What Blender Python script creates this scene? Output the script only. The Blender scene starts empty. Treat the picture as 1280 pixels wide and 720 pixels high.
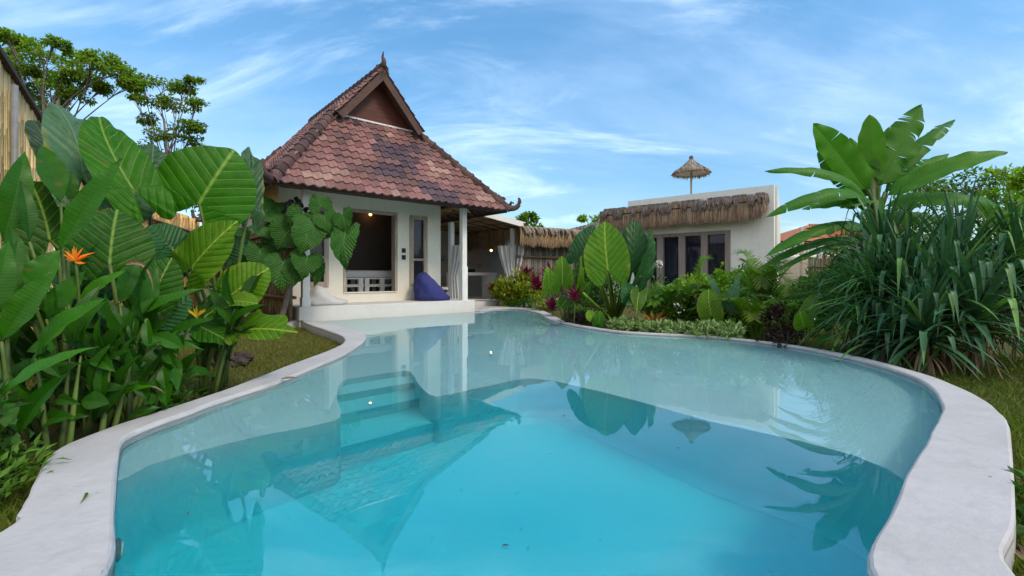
import bpy, math, random
import numpy as np
from mathutils import Vector, Matrix
from mathutils.geometry import tessellate_polygon

C = bpy.context.scene.collection
PI = math.pi
F, HZ, CX, H = 580.0, 346.0, 640.0, 0.93          # lens in pixels, horizon row, centre column, eye height above the water
GZ = -0.12                                        # garden ground


def W(px, py, Y):
    return Vector(((px - CX) / F * Y, Y, H + (HZ - py) / F * Y))


def G(px, py, z=0.0):
    Y = (H - z) * F / (py - HZ)
    return Vector(((px - CX) / F * Y, Y, z))


# ------------------------------------------------------------------ scene objects
def tag(o, label=None, cat=None, group=None, kind=None):
    if label: o['label'] = label
    if cat: o['category'] = cat
    if group: o['group'] = group
    if kind: o['kind'] = kind
    return o


def thing(name, loc, label, cat, group=None, kind=None):
    o = bpy.data.objects.new(name, None)
    o.empty_display_size = 0.2
    C.objects.link(o)
    o.location = loc
    return tag(o, label, cat, group, kind)


def origin(o):
    p = Vector((0, 0, 0))
    while o is not None:
        p = p + Vector(o.location)
        o = o.parent
    return p


class MB:
    def __init__(self):
        self.V, self.Fc, self.U, self.T, self.n = [], [], [], [], 0

    def add(self, verts, faces, uv=None, tint=(1, 1, 1)):
        verts = np.asarray([tuple(v) for v in verts] if not isinstance(verts, np.ndarray) else verts, dtype=float).reshape(-1, 3)
        k = len(verts)
        self.V.append(verts)
        b = self.n
        self.Fc.extend([tuple(i + b for i in f) for f in faces])
        self.U.append(np.zeros((k, 2)) if uv is None else np.asarray(uv, dtype=float).reshape(-1, 2))
        t = np.asarray(tint, dtype=float)
        if t.ndim == 0:
            t = np.full((k, 3), float(t))
        elif t.ndim == 1:
            t = np.tile(t, (k, 1))
        self.T.append(t)
        self.n += k

    def box(self, c, sx, sy, sz, ax=None, tint=(1, 1, 1)):
        """box centred at c; ax = (x axis, y axis) unit vectors"""
        x, y = ax if ax else (Vector((1, 0, 0)), Vector((0, 1, 0)))
        x, y = Vector(x), Vector(y)
        z = x.cross(y)
        c = Vector(c)
        vs = [c + x * (i * sx / 2) + y * (j * sy / 2) + z * (k * sz / 2) for k in (-1, 1) for j in (-1, 1) for i in (-1, 1)]
        self.add(vs, [(0, 2, 3, 1), (4, 5, 7, 6), (0, 1, 5, 4), (2, 6, 7, 3), (0, 4, 6, 2), (1, 3, 7, 5)], None, tint)

    def tube(self, pts, radii, n=8, tint=(1, 1, 1), cap=True):
        pts = [Vector(p) for p in pts]
        if not isinstance(radii, (list, tuple)):
            radii = [radii] * len(pts)
        vs, uv = [], []
        ref = Vector((0.31, 0.17, 0.93))
        acc = 0
        for i, p in enumerate(pts):
            t = (pts[min(i + 1, len(pts) - 1)] - pts[max(i - 1, 0)])
            t = t.normalized() if t.length > 1e-9 else Vector((0, 0, 1))
            if abs(t.dot(ref)) > 0.97:
                a = t.cross(Vector((1, 0, 0))).normalized()
            else:
                a = t.cross(ref).normalized()
            b = t.cross(a)
            if i: acc += (p - pts[i - 1]).length
            for k in range(n):
                an = 2 * PI * k / n
                vs.append(p + (a * math.cos(an) + b * math.sin(an)) * radii[i])
                uv.append((0.5, acc))
        fs = []
        for i in range(len(pts) - 1):
            for k in range(n):
                k2 = (k + 1) % n
                fs.append((i * n + k, i * n + k2, (i + 1) * n + k2, (i + 1) * n + k))
        if cap:
            fs.append(tuple(range(n))[::-1])
            fs.append(tuple((len(pts) - 1) * n + k for k in range(n)))
        self.add(vs, fs, uv, tint)

    def build(self, name, mat, parent=None, smooth=True):
        me = bpy.data.meshes.new(name)
        v = np.concatenate(self.V) if self.V else np.zeros((0, 3))
        off = np.array(origin(parent)) if parent is not None else np.zeros(3)
        me.from_pydata((v - off).tolist(), [], self.Fc)
        uv = np.concatenate(self.U)
        tt = np.concatenate(self.T)
        lv = np.zeros(len(me.loops), dtype=np.int32)
        me.loops.foreach_get('vertex_index', lv)
        ul = me.uv_layers.new(name='UVMap')
        ul.data.foreach_set('uv', uv[lv].astype(np.float32).ravel())
        at = me.attributes.new('tint', 'FLOAT_COLOR', 'POINT')
        at.data.foreach_set('color', np.hstack([tt, np.ones((len(tt), 1))]).astype(np.float32).ravel())
        if smooth:
            me.polygons.foreach_set('use_smooth', [True] * len(me.polygons))
        me.materials.append(mat)
        me.update()
        o = bpy.data.objects.new(name, me)
        C.objects.link(o)
        if parent is not None:
            o.parent = parent
        return o


def bez(p0, p1, p2, n):
    p0, p1, p2 = Vector(p0), Vector(p1), Vector(p2)
    return [p0 * (1 - t) ** 2 + p1 * (2 * t * (1 - t)) + p2 * t * t for t in [i / n for i in range(n + 1)]]


def catmull(pts, k=6, closed=False):
    out = []
    n = len(pts)
    rng = range(n) if closed else range(n - 1)
    for i in rng:
        if closed:
            p = [pts[(i + j) % n] for j in (-1, 0, 1, 2)]
        else:
            p = [pts[max(0, min(n - 1, i + j))] for j in (-1, 0, 1, 2)]
        a = [np.array(q, dtype=float) for q in p]
        for s in range(k):
            t = s / k
            out.append(0.5 * (2 * a[1] + (a[2] - a[0]) * t + (2 * a[0] - 5 * a[1] + 4 * a[2] - a[3]) * t * t + (3 * a[1] - a[0] - 3 * a[2] + a[3]) * t ** 3))
    if not closed:
        out.append(np.array(pts[-1], dtype=float))
    return out


# ------------------------------------------------------------------ materials
def new_mat(name):
    m = bpy.data.materials.new(name)
    m.use_nodes = True
    nt = m.node_tree
    nt.nodes.clear()
    out = nt.nodes.new('ShaderNodeOutputMaterial')
    return m, nt, out


def nd(nt, typ, **kw):
    n = nt.nodes.new(typ)
    ins = kw.pop('ins', {})
    for k, v in kw.items():
        setattr(n, k, v)
    for k, v in ins.items():
        if isinstance(v, bpy.types.NodeSocket):
            nt.links.new(v, n.inputs[k])
        else:
            n.inputs[k].default_value = v
    return n


def mth(nt, op, a, b=0.0, c=None, clamp=False):
    n = nt.nodes.new('ShaderNodeMath')
    n.operation = op
    n.use_clamp = clamp
    for i, v in enumerate((a, b) if c is None else (a, b, c)):
        if isinstance(v, bpy.types.NodeSocket):
            nt.links.new(v, n.inputs[i])
        else:
            n.inputs[i].default_value = v
    return n.outputs[0]


def mixc(nt, fac, a, b, blend='MIX'):
    n = nt.nodes.new('ShaderNodeMix')
    n.data_type = 'RGBA'
    n.blend_type = blend
    for s, v in ((n.inputs[0], fac), (n.inputs[6], a), (n.inputs[7], b)):
        if isinstance(v, bpy.types.NodeSocket):
            nt.links.new(v, s)
        elif isinstance(v, (int, float)):
            s.default_value = v
        else:
            s.default_value = (*v[:3], 1)
    return n.outputs[2]


def noise(nt, scale, detail=4, rough=0.55, vec=None, dist=0.0):
    n = nd(nt, 'ShaderNodeTexNoise', ins={'Scale': scale, 'Detail': detail, 'Roughness': rough, 'Distortion': dist})
    if vec is None:
        vec = nd(nt, 'ShaderNodeTexCoord').outputs['Object']
    nt.links.new(vec, n.inputs['Vector'])
    return n.outputs['Fac']


def ramp(nt, fac, stops):
    n = nt.nodes.new('ShaderNodeValToRGB')
    el = n.color_ramp.elements
    while len(el) < len(stops):
        el.new(0.5)
    for e, (p, c) in zip(el, stops):
        e.position = p
        e.color = (*c, 1) if len(c) == 3 else c
    nt.links.new(fac, n.inputs[0])
    return n.outputs[0]


def scaled(nt, sx, sy, sz):
    tc = nd(nt, 'ShaderNodeTexCoord').outputs['Object']
    m = nd(nt, 'ShaderNodeMapping')
    m.inputs['Scale'].default_value = (sx, sy, sz)
    nt.links.new(tc, m.inputs['Vector'])
    return m.outputs[0]


def finish(nt, out, col, rough=0.7, bump=None, bstr=0.3, bdist=0.01, spec=0.3, extra=None):
    p = nd(nt, 'ShaderNodeBsdfPrincipled')
    if isinstance(col, bpy.types.NodeSocket):
        nt.links.new(col, p.inputs['Base Color'])
    else:
        p.inputs['Base Color'].default_value = (*col, 1)
    if isinstance(rough, bpy.types.NodeSocket):
        nt.links.new(rough, p.inputs['Roughness'])
    else:
        p.inputs['Roughness'].default_value = rough
    p.inputs['Specular IOR Level'].default_value = spec
    if bump is not None:
        b = nd(nt, 'ShaderNodeBump', ins={'Strength': bstr, 'Distance': bdist, 'Height': bump})
        nt.links.new(b.outputs[0], p.inputs['Normal'])
    nt.links.new(p.outputs[0], out.inputs['Surface'])
    return p


def attr(nt):
    return nd(nt, 'ShaderNodeAttribute', attribute_name='tint').outputs['Color']


def simple(name, col, rough=0.7, var=0.25, scale=6, bscale=40, bstr=0.25, spec=0.3, tint=True, streak=None):
    """base colour with soft mottling, per-vertex tint, and a fine bump"""
    m, nt, out = new_mat(name)
    vec = scaled(nt, *streak) if streak else None
    f = noise(nt, scale, 5, 0.6, vec)
    f2 = noise(nt, scale * 7.3, 4, 0.6, vec)
    k = mth(nt, 'ADD', mth(nt, 'MULTIPLY', mth(nt, 'SUBTRACT', f, 0.5), 2.2 * var), mth(nt, 'MULTIPLY', mth(nt, 'SUBTRACT', f2, 0.5), 1.1 * var))
    k = mth(nt, 'ADD', k, 1.0)
    c = mixc(nt, 1.0, col, nd(nt, 'ShaderNodeCombineColor', ins={0: k, 1: k, 2: k}).outputs[0], 'MULTIPLY')
    if tint:
        c = mixc(nt, 1.0, c, attr(nt), 'MULTIPLY')
    finish(nt, out, c, rough, noise(nt, bscale, 4, 0.6, vec), bstr, 0.01, spec)
    return m


def plaster(name, col, stain=(0.45, 0.4, 0.34), amt=0.35, rough=0.8, low=None, line=None, cracks=0.0):
    m, nt, out = new_mat(name)
    f = noise(nt, 1.3, 7, 0.65)
    f2 = noise(nt, 18, 6, 0.7)
    spots = noise(nt, 34, 3, 0.5)
    run = noise(nt, 1.0, 5, 0.65, scaled(nt, 7, 7, .45))
    c = mixc(nt, mth(nt, 'MULTIPLY', mth(nt, 'SUBTRACT', f, 0.42, clamp=True), amt * 2.2, clamp=True), col, stain)
    c = mixc(nt, mth(nt, 'MULTIPLY', f2, 0.16), c, tuple(0.7 * x for x in col))
    c = mixc(nt, mth(nt, 'MULTIPLY', mth(nt, 'SUBTRACT', run, .5, clamp=True), 1.6 * amt, clamp=True), c, stain)
    blot = noise(nt, 4.5, 6, 0.7)
    c = mixc(nt, mth(nt, 'MULTIPLY', mth(nt, 'SUBTRACT', blot, .52, clamp=True), 2.2 * amt, clamp=True), c, stain)
    ck = nd(nt, 'ShaderNodeTexVoronoi', feature='DISTANCE_TO_EDGE', ins={'Scale': .55, 'Vector': nd(nt, 'ShaderNodeVectorMath', operation='ADD', ins={0: nd(nt, 'ShaderNodeTexCoord').outputs['Object'], 1: nd(nt, 'ShaderNodeVectorMath', operation='SCALE', ins={0: nd(nt, 'ShaderNodeTexNoise', ins={'Scale': 2.2, 'Detail': 5.0}).outputs['Color'], 'Scale': .5}).outputs[0]}).outputs[0]})
    c = mixc(nt, mth(nt, 'MULTIPLY', mth(nt, 'LESS_THAN', ck.outputs['Distance'], .0022), cracks), c, (.22, .2, .18))
    sp = mth(nt, 'GREATER_THAN', spots, 0.735)
    c = mixc(nt, mth(nt, 'MULTIPLY', sp, 0.35), c, (0.16, 0.14, 0.12))
    if low is not None:      # damp, dirty band close to the ground
        z = nd(nt, 'ShaderNodeSeparateXYZ', ins={0: nd(nt, 'ShaderNodeNewGeometry').outputs['Position']}).outputs['Z']
        k = mth(nt, 'MULTIPLY', mth(nt, 'SUBTRACT', low[0], z), 1.0 / low[1], clamp=True)
        k = mth(nt, 'MULTIPLY', k, mth(nt, 'MULTIPLY', noise(nt, 9, 5, 0.7), 1.3), clamp=True)
        c = mixc(nt, k, c, low[2])
    if line is not None:     # thin line of grime left by the water
        z = nd(nt, 'ShaderNodeSeparateXYZ', ins={0: nd(nt, 'ShaderNodeNewGeometry').outputs['Position']}).outputs['Z']
        k = mth(nt, 'SUBTRACT', 1.0, mth(nt, 'MULTIPLY', mth(nt, 'ABSOLUTE', mth(nt, 'SUBTRACT', z, line[0])), 1.0 / line[1]), clamp=True)
        k = mth(nt, 'MULTIPLY', mth(nt, 'MULTIPLY', k, 2.0, clamp=True), mth(nt, 'ADD', .25, noise(nt, 3, 5, 0.7)), clamp=True)
        c = mixc(nt, k, c, line[2])
    hgt = mth(nt, 'ADD', mth(nt, 'MULTIPLY', noise(nt, 90, 6, 0.75), .6), mth(nt, 'ADD', mth(nt, 'MULTIPLY', noise(nt, 7, 3), 2.0), noise(nt, 26, 4)))
    finish(nt, out, c, rough, hgt, 0.5, 0.006, 0.2)
    return m


def leaf_mat(name, col, vein=None, back=None, nv=9.0, rough=0.4, transl=0.3, vein_amt=0.55, vein_w=0.05, mid_w=0.05, bump=0.5, edge=None, spec=0.3, var=0.35, trcol=None):
    """uv.x = signed distance from the midrib (-1..1), uv.y = vein phase"""
    m, nt, out = new_mat(name)
    uvn = nd(nt, 'ShaderNodeUVMap', uv_map='UVMap').outputs[0]
    sx = nd(nt, 'ShaderNodeSeparateXYZ', ins={0: uvn})
    u = mth(nt, 'ABSOLUTE', sx.outputs[0])
    ph = mth(nt, 'FRACT', mth(nt, 'MULTIPLY', sx.outputs[1], nv))
    dist = mth(nt, 'ABSOLUTE', mth(nt, 'SUBTRACT', ph, 0.5))           # 0 at a side vein
    vm = mth(nt, 'SUBTRACT', 1.0, mth(nt, 'MULTIPLY', dist, 1.0 / vein_w, clamp=True))
    mm = mth(nt, 'SUBTRACT', 1.0, mth(nt, 'MULTIPLY', u, 1.0 / mid_w, clamp=True), clamp=True)
    f = noise(nt, 5.0, 5, 0.65)
    f2 = noise(nt, 40.0, 3, 0.6)
    rnd = nd(nt, 'ShaderNodeObjectInfo').outputs['Random']
    k = mth(nt, 'ADD', mth(nt, 'MULTIPLY', mth(nt, 'SUBTRACT', f, 0.5), var * 2.4), mth(nt, 'MULTIPLY', mth(nt, 'SUBTRACT', f2, 0.5), var * 0.8))
    k = mth(nt, 'ADD', mth(nt, 'ADD', k, mth(nt, 'MULTIPLY', mth(nt, 'SUBTRACT', rnd, 0.5), 0.3)), 1.0)
    c = mixc(nt, 1.0, col, nd(nt, 'ShaderNodeCombineColor', ins={0: k, 1: k, 2: k}).outputs[0], 'MULTIPLY')
    c = mixc(nt, 1.0, c, attr(nt), 'MULTIPLY')
    sx_ = nd(nt, 'ShaderNodeMapping')
    sx_.inputs['Scale'].default_value = (3.0, 3.0, 3.0)
    nt.links.new(nd(nt, 'ShaderNodeTexCoord').outputs['Object'], sx_.inputs['Vector'])
    yl = noise(nt, 1.0, 3, .5, sx_.outputs[0])          # some parts of a leaf are yellower
    c = mixc(nt, mth(nt, 'MULTIPLY', mth(nt, 'SUBTRACT', yl, .48, clamp=True), 2.2 * var, clamp=True), c, tuple(min(1, a * b) for a, b in zip(col, (2.6, 1.7, 1.0))))
    spot = mth(nt, 'MULTIPLY', mth(nt, 'GREATER_THAN', noise(nt, 13.0, 2, .5), .715), .55)
    c = mixc(nt, spot, c, (.13, .085, .03))
    if edge is not None:      # yellowing margin
        e = mth(nt, 'MULTIPLY', mth(nt, 'SUBTRACT', u, 0.75, clamp=True), 3.0, clamp=True)
        e = mth(nt, 'MULTIPLY', e, mth(nt, 'MULTIPLY', mth(nt, 'SUBTRACT', noise(nt, 9, 4), 0.42, clamp=True), 5.0, clamp=True))
        c = mixc(nt, e, c, edge)
    vc = vein if vein else tuple(min(1, x * 2.2) for x in col)
    c = mixc(nt, mth(nt, 'MULTIPLY', vm, vein_amt), c, vc)
    c = mixc(nt, mth(nt, 'MULTIPLY', mm, min(1.0, vein_amt * 1.5)), c, vc)
    quilt = mth(nt, 'COSINE', mth(nt, 'MULTIPLY', ph, 2 * PI))       # low between the veins, creased along them
    hgt = mth(nt, 'ADD', mth(nt, 'MULTIPLY', quilt, -.5), mth(nt, 'ADD', mth(nt, 'MULTIPLY', vm, -.35), mth(nt, 'MULTIPLY', mm, -.8)))
    bm = nd(nt, 'ShaderNodeBump', ins={'Strength': bump, 'Distance': 0.008, 'Height': mth(nt, 'ADD', hgt, mth(nt, 'MULTIPLY', f, 2.2))})
    p = nd(nt, 'ShaderNodeBsdfPrincipled', ins={'Base Color': c, 'Roughness': min(.6, rough + .06), 'Specular IOR Level': spec * .8, 'Normal': bm.outputs[0]})
    tc = mixc(nt, 1.0, c, trcol if trcol else (1.1, 1.55, 0.35), 'MULTIPLY')
    tr = nd(nt, 'ShaderNodeBsdfTranslucent', ins={'Color': tc, 'Normal': bm.outputs[0]})
    mx = nd(nt, 'ShaderNodeMixShader', ins={0: transl})
    nt.links.new(p.outputs[0], mx.inputs[1])
    nt.links.new(tr.outputs[0], mx.inputs[2])
    nt.links.new(mx.outputs[0], out.inputs['Surface'])
    return m
# ------------------------------------------------------------------ leaf shapes
ALOC = [(0, 1), (.07, .955), (.17, .86), (.275, .72), (.36, .54), (.415, .34), (.43, .15), (.42, -.02), (.385, -.18), (.32, -.31), (.24, -.36), (.155, -.34), (.085, -.24), (.03, -.09), (0, 0)]
ROUND = [(0, 1), (.1, .97), (.24, .88), (.36, .74), (.45, .54), (.5, .32), (.5, .1), (.46, -.08), (.38, -.2), (.28, -.26), (.17, -.24), (.08, -.14), (.02, -.04), (0, 0)]
OVAL = [(0, 1), (.06, .965), (.16, .88), (.27, .75), (.36, .58), (.42, .38), (.44, .17), (.42, -.03), (.36, -.18), (.27, -.27), (.16, -.27), (.075, -.17), (.02, -.05), (0, 0)]
HEART = [(0, 1), (.05, .9), (.14, .77), (.26, .62), (.37, .45), (.45, .26), (.49, .06), (.48, -.13), (.42, -.28), (.32, -.35), (.2, -.34), (.1, -.22), (.03, -.07), (0, 0)]


def fr(A, B, N):
    y = (B - A)
    L = y.length
    y = y / L
    x = y.cross(Vector(N)).normalized()
    z = x.cross(y)
    return x, y, z, L


def broad_leaf(mb, A, B, N, width=1.0, outline=ALOC, fold=0.12, arch=0.08, wave=0.02, curl=0.0, seed=0, tint=(1, 1, 1), rings=9, lobes=0, lobe_amp=0.0, pleat=0.0, skew=0.0):
    """leaf blade whose stalk joins at A, tip at B, upper face towards N; heart shaped with basal lobes"""
    A, B = Vector(A), Vector(B)
    x, y, z, L = fr(A, B, N)
    rnd = random.Random(seed)
    half = catmull(outline, 6 if lobes else 4)
    xm = max(p[0] for p in half)
    ph1, ph2 = rnd.uniform(0, 6.28), rnd.uniform(0, 6.28)
    bend, twist, roll = rnd.uniform(-.06, .06), rnd.uniform(-.25, .25), rnd.uniform(.02, .22)
    vs, uv, fs = [], [], []
    for side in (1, -1):
        base = len(vs)
        n = len(half)
        for i, p in enumerate(half):
            w = i / (n - 1)
            k = 1.0
            if lobes:
                env = math.sin(PI * min(1, max(0, (w - .03) / .9))) ** 0.5
                c = abs(math.cos(PI * lobes * w + 0.3))
                k = 1.0 - lobe_amp * env * (1 - c) ** 1.3
            asym = 1 + skew * side
            for r in range(rings + 1):
                q = (r / rings)
                px, py = p[0] * q * k, p[1] * q * k
                u0 = p[0] / xm
                # inside points pulled to the midrib for the upper part so that side veins run outward and up
                u = px / xm
                wob = min(1, u0 * 5) * wave * q * q * (math.sin(w * 21 + ph1 + side) + 0.6 * math.sin(w * 37 + ph2))
                wob += min(1, u0 * 4) * .011 * q ** 4 * math.sin(w * 74 + ph2)
                zz = twist * px * side * py - roll * px * px + fold * abs(px) * (1 if fold > 0 else 1) - curl * px * px * 2.2 + arch * 4 * py * (1 - py) + wob
                phase = py - 0.42 * abs(px) / xm * (1 if py > 0 else 1.5)
                if pleat:
                    zz += pleat * q * (abs(((phase * 9) % 1) - .5) - .25)
                P = A + (x * (px * width * side * asym + bend * 4 * py * (1 - py)) + y * py + z * zz) * L
                vs.append(P)
                uv.append((u * side if outline is not None else 0, phase))
        R = rings + 1
        for i in range(n - 1):
            for r in range(rings):
                a, b, c2, d = base + i * R + r, base + i * R + r + 1, base + (i + 1) * R + r + 1, base + (i + 1) * R + r
                if r == 0:
                    f = (a, b, c2)
                else:
                    f = (a, b, c2, d)
                fs.append(f if side == 1 else f[::-1])
    mb.add(vs, fs, uv, tint)


def stalk(mb, P0, P1, r0, r1, out=None, n=10, tint=(1, 1, 1)):
    P0, P1 = Vector(P0), Vector(P1)
    m = (P0 + P1) / 2
    m = Vector((P0.x * .65 + P1.x * .35, P0.y * .65 + P1.y * .35, m.z + 0.12 * (P1 - P0).length)) if out is None else Vector(out)
    pts = bez(P0, m, P1, n)
    mb.tube(pts, [r0 + (r1 - r0) * i / n for i in range(n + 1)], 7, tint)


def paddle_leaf(mb, A, B, N, width, arch=0.12, fold=0.35, wave=0.02, nx=5, ny=22, seed=0, tint=(1, 1, 1), torn=0, droop=0.0, shape='lance', twist=0.0, point=0.0):
    """long blade with a strong midrib: canna, heliconia, banana.  width is the full width in metres."""
    A, B = Vector(A), Vector(B)
    x, y, z, L = fr(A, B, N)
    rnd = random.Random(seed)
    ph1, ph2 = rnd.uniform(0, 6.28), rnd.uniform(0, 6.28)

    def wid(t):
        if shape == 'lance':
            return max(0.0, min(1, (t / .36)) ** .62) * (1 - max(0, (t - .36) / .64) ** 1.75) if t < 1 else 0.0
        return (min(1, t / .1) ** .6) * (1 - max(0, (t - .45) / .55) ** 2.3) ** .8 if t < 1 else 0.0
    spine = []
    for i in range(ny + 1):
        t = i / ny
        spine.append(A + y * (t * L) + z * (arch * L * 4 * t * (1 - t)))
    tears = {-1: [], 1: []}
    if torn:
        for s in (-1, 1):
            tears[s] = sorted(rnd.uniform(.12, .92) for _ in range(torn))
    for s in (-1, 1):
        edges = [0.0] + tears[s] + [1.0]
        for a, b in zip(edges[:-1], edges[1:]):
            gap = 0.006 if torn else 0
            a2, b2 = (a + gap if a > 0 else a), (b - gap if b < 1 else b)
            m = max(2, int(round((b - a) * ny)))
            dr = rnd.uniform(0, 1) * droop if torn else 0.0
            vs, uv, fs = [], [], []
            for i in range(m + 1):
                t0 = a2 + (b2 - a2) * i / m
                tb = a + (b - a) * i / m
                for j in range(nx + 1):
                    q = j / nx
                    t = tb * (1 - q) + t0 * q + 0.05 * q * (1 - tb) * (1 if shape != 'lance' else .8)
                    t = min(1.0, t)
                    f = min(ny - 1e-6, tb * ny)
                    k = int(f)
                    c = spine[k].lerp(spine[k + 1], f - k)
                    hw = width / 2 * wid(tb)
                    tan = (spine[min(ny, k + 1)] - spine[max(0, k - 1 if k else 0)]).normalized()
                    tw = twist * tb
                    xs = x * math.cos(tw) + z * math.sin(tw)
                    zs = z * math.cos(tw) - x * math.sin(tw)
                    wob = wave * q * q * (math.sin(tb * 19 + ph1 + s * 2) + .7 * math.sin(tb * 33 + ph2))
                    zz = fold * q * hw - (droop * .5 + dr) * q * q * hw * 1.6 + wob * width
                    P = c + xs * (s * q * hw) + zs * zz + tan * ((t - tb) * L * .9 * q)
                    vs.append(P)
                    uv.append((s * q, tb))
            R = nx + 1
            for i in range(m):
                for j in range(nx):
                    f = (i * R + j, i * R + j + 1, (i + 1) * R + j + 1, (i + 1) * R + j)
                    fs.append(f if s == 1 else f[::-1])
            mb.add(vs, fs, uv, tint)
    # midrib, a thin rounded keel
    mb.tube([p - z * 0.004 for p in spine], [max(.0012, width * .028 * (1 - i / (ny + 1))) for i in range(ny + 1)], 5, tuple(1.25 * c for c in (tint if hasattr(tint, '__len__') else (tint,) * 3)))


def strap(mb, P0, P1, P2, w, up, fold=.35, n=9, tint=(1, 1, 1), taper=1.0):
    pts = bez(P0, P1, P2, n)
    vs, uv, fs = [], [], []
    for i, p in enumerate(pts):
        t = i / n
        tan = (pts[min(i + 1, n)] - pts[max(i - 1, 0)]).normalized()
        sd = tan.cross(up)
        sd = sd.normalized() if sd.length > 1e-5 else Vector((1, 0, 0))
        nn = sd.cross(tan)
        hw = w / 2 * (min(1, t * 6 + .55)) * (1 - t ** 2.2 * taper)
        vs += [p - sd * hw + nn * (fold * hw), p, p + sd * hw + nn * (fold * hw)]
        uv += [(-1, t), (0, t), (1, t)]
    for i in range(n):
        for j in range(2):
            fs.append((i * 3 + j, i * 3 + j + 1, i * 3 + j + 4, i * 3 + j + 3))
    mb.add(vs, fs, uv, tint)


def small_leaves(mb, pos, dirs, nrm, L, Wd, tint, fold=.25, mid=.45):
    """vectorised little leaves: base, two sides, tip, each folded along its midrib"""
    pos, dirs, nrm = (np.asarray(a, dtype=float) for a in (pos, dirs, nrm))
    n = len(pos)
    L = np.broadcast_to(np.asarray(L, dtype=float), (n,))[:, None]
    Wd = np.broadcast_to(np.asarray(Wd, dtype=float), (n,))[:, None]
    dirs = dirs / np.linalg.norm(dirs, axis=1, keepdims=True)
    x = np.cross(dirs, nrm)
    x /= np.maximum(1e-6, np.linalg.norm(x, axis=1, keepdims=True))
    z = np.cross(x, dirs)
    b = pos
    tip = pos + dirs * L - z * L * .12
    m0 = pos + dirs * L * mid * .95
    l = pos + dirs * L * mid - x * Wd / 2 + z * Wd * fold
    r = pos + dirs * L * mid + x * Wd / 2 + z * Wd * fold
    vs = np.stack([b, l, m0, r, tip], axis=1).reshape(-1, 3)
    uv = np.tile(np.array([(0, 0), (-1, .3), (0, .45), (1, .3), (0, 1)]), (n, 1))
    fs = []
    for i in range(n):
        k = i * 5
        fs += [(k, k + 1, k + 2), (k, k + 2, k + 3), (k + 1, k + 4, k + 2), (k + 2, k + 4, k + 3)]
    t = np.asarray(tint, dtype=float)
    if t.ndim == 1 and len(t) == 3:
        t = np.tile(t, (n, 1))
    mb.add(vs, fs, uv, np.repeat(t, 5, axis=0))


def rvec(rs, n):
    v = rs.normal(size=(n, 3))
    return v / np.linalg.norm(v, axis=1, keepdims=True)


def leaf_cloud(mb, centre, rad, n, L, Wd, seed, up=.35, tint=(1, 1, 1), var=.25, hue=0.0, shell=.35, clumps=0, down=0.0):
    """leaves through an uneven ellipsoid made of sub-clumps, pointing outward and up"""
    rs = np.random.RandomState(seed)
    centre, rad = np.array(centre, dtype=float), np.array(rad, dtype=float)
    if clumps:
        cd = rvec(rs, clumps) * (rs.uniform(.35, .85, (clumps, 1)))
        which = rs.randint(0, clumps, n)
        d = cd[which] + rvec(rs, n) * rs.uniform(0, 1, (n, 1)) ** .45 * .42
    else:
        d = rvec(rs, n) * rs.uniform(shell, 1, (n, 1)) ** .6
    pos = centre + d * rad
    dirs = d * .7 + rvec(rs, n) * .75 + np.array([0, 0, up])
    nr = rvec(rs, n) * .55 + np.array([0, 0, 1.0]) + d * .4
    dirs[:, 2] -= down
    k = 1 + rs.uniform(-var, var, (n, 1))
    h = rs.uniform(-hue, hue, (n, 1))
    t = np.array(tint) * k * np.hstack([1 + h, np.ones((n, 1)), 1 - h])
    small_leaves(mb, pos, dirs, nr, L * rs.uniform(.65, 1.25, n), Wd * rs.uniform(.7, 1.2, n), t)
    return pos


def twigs(mb, base, pts, r=.008, n=14, seed=0):
    rs = random.Random(seed)
    base = Vector(base)
    for _ in range(n):
        p = Vector(pts[rs.randrange(len(pts))])
        m = Vector((base.x * .5 + p.x * .5, base.y * .5 + p.y * .5, base.z * .35 + p.z * .65))
        b = base + Vector((rs.uniform(-.06, .06), rs.uniform(-.06, .06), -.02))
        mb.tube(bez(b, m, p, 5), [r, r * .9, r * .75, r * .6, r * .45, r * .3], 5, cap=False)


def bush(name, label, cat, base, rad, n, L, Wd, mat, seed, group=None, lift=None, stem_mat=None, stems=12, stem_r=.008, **kw):
    base = Vector(base)
    t = thing(name, base, label, cat, group)
    mb = MB()
    c = (base.x, base.y, base.z + (rad[2] * .9 if lift is None else lift))
    pos = leaf_cloud(mb, c, rad, n, L, Wd, seed, **kw)
    keep = MB()
    for v, u, q in zip(mb.V, mb.U, mb.T):
        v[:, 2] = np.maximum(v[:, 2], base.z + .004)
    mb.build('foliage', mat, t)
    st = MB()
    twigs(st, base, pos, stem_r, stems, seed)
    st.build('stem', stem_mat or M['stem'], t)
    return t


def palm_frond(mb, P0, P1, P2, leaflet, n=26, w=.03, tint=(1, 1, 1), droop=.35, seed=0):
    rs = random.Random(seed)
    pts = bez(P0, P1, P2, n)
    mb.tube(pts, [.012 * (1 - .8 * i / n) for i in range(n + 1)], 5, tuple(1.3 * c for c in tint), cap=False)
    for i in range(int(n * .22), n + 1):
        t = (i / n - .22) / .78
        tan = (pts[min(i + 1, n)] - pts[max(i - 1, 0)]).normalized()
        sd = tan.cross(Vector((0, 0, 1)))
        sd = sd.normalized() if sd.length > 1e-4 else Vector((1, 0, 0))
        up = sd.cross(tan)
        ll = leaflet * (math.sin(PI * (.12 + .8 * t)) ** .7) * rs.uniform(.85, 1.1)
        for s in (-1, 1):
            d = (sd * s * .75 + tan * (.55 + .5 * t) + up * .35).normalized()
            e = pts[i] + d * ll - Vector((0, 0, droop * ll * rs.uniform(.5, 1.2)))
            strap(mb, pts[i], pts[i] + d * ll * .55, e, w, up, .3, 3, tuple(c * rs.uniform(.8, 1.2) for c in tint))


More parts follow.
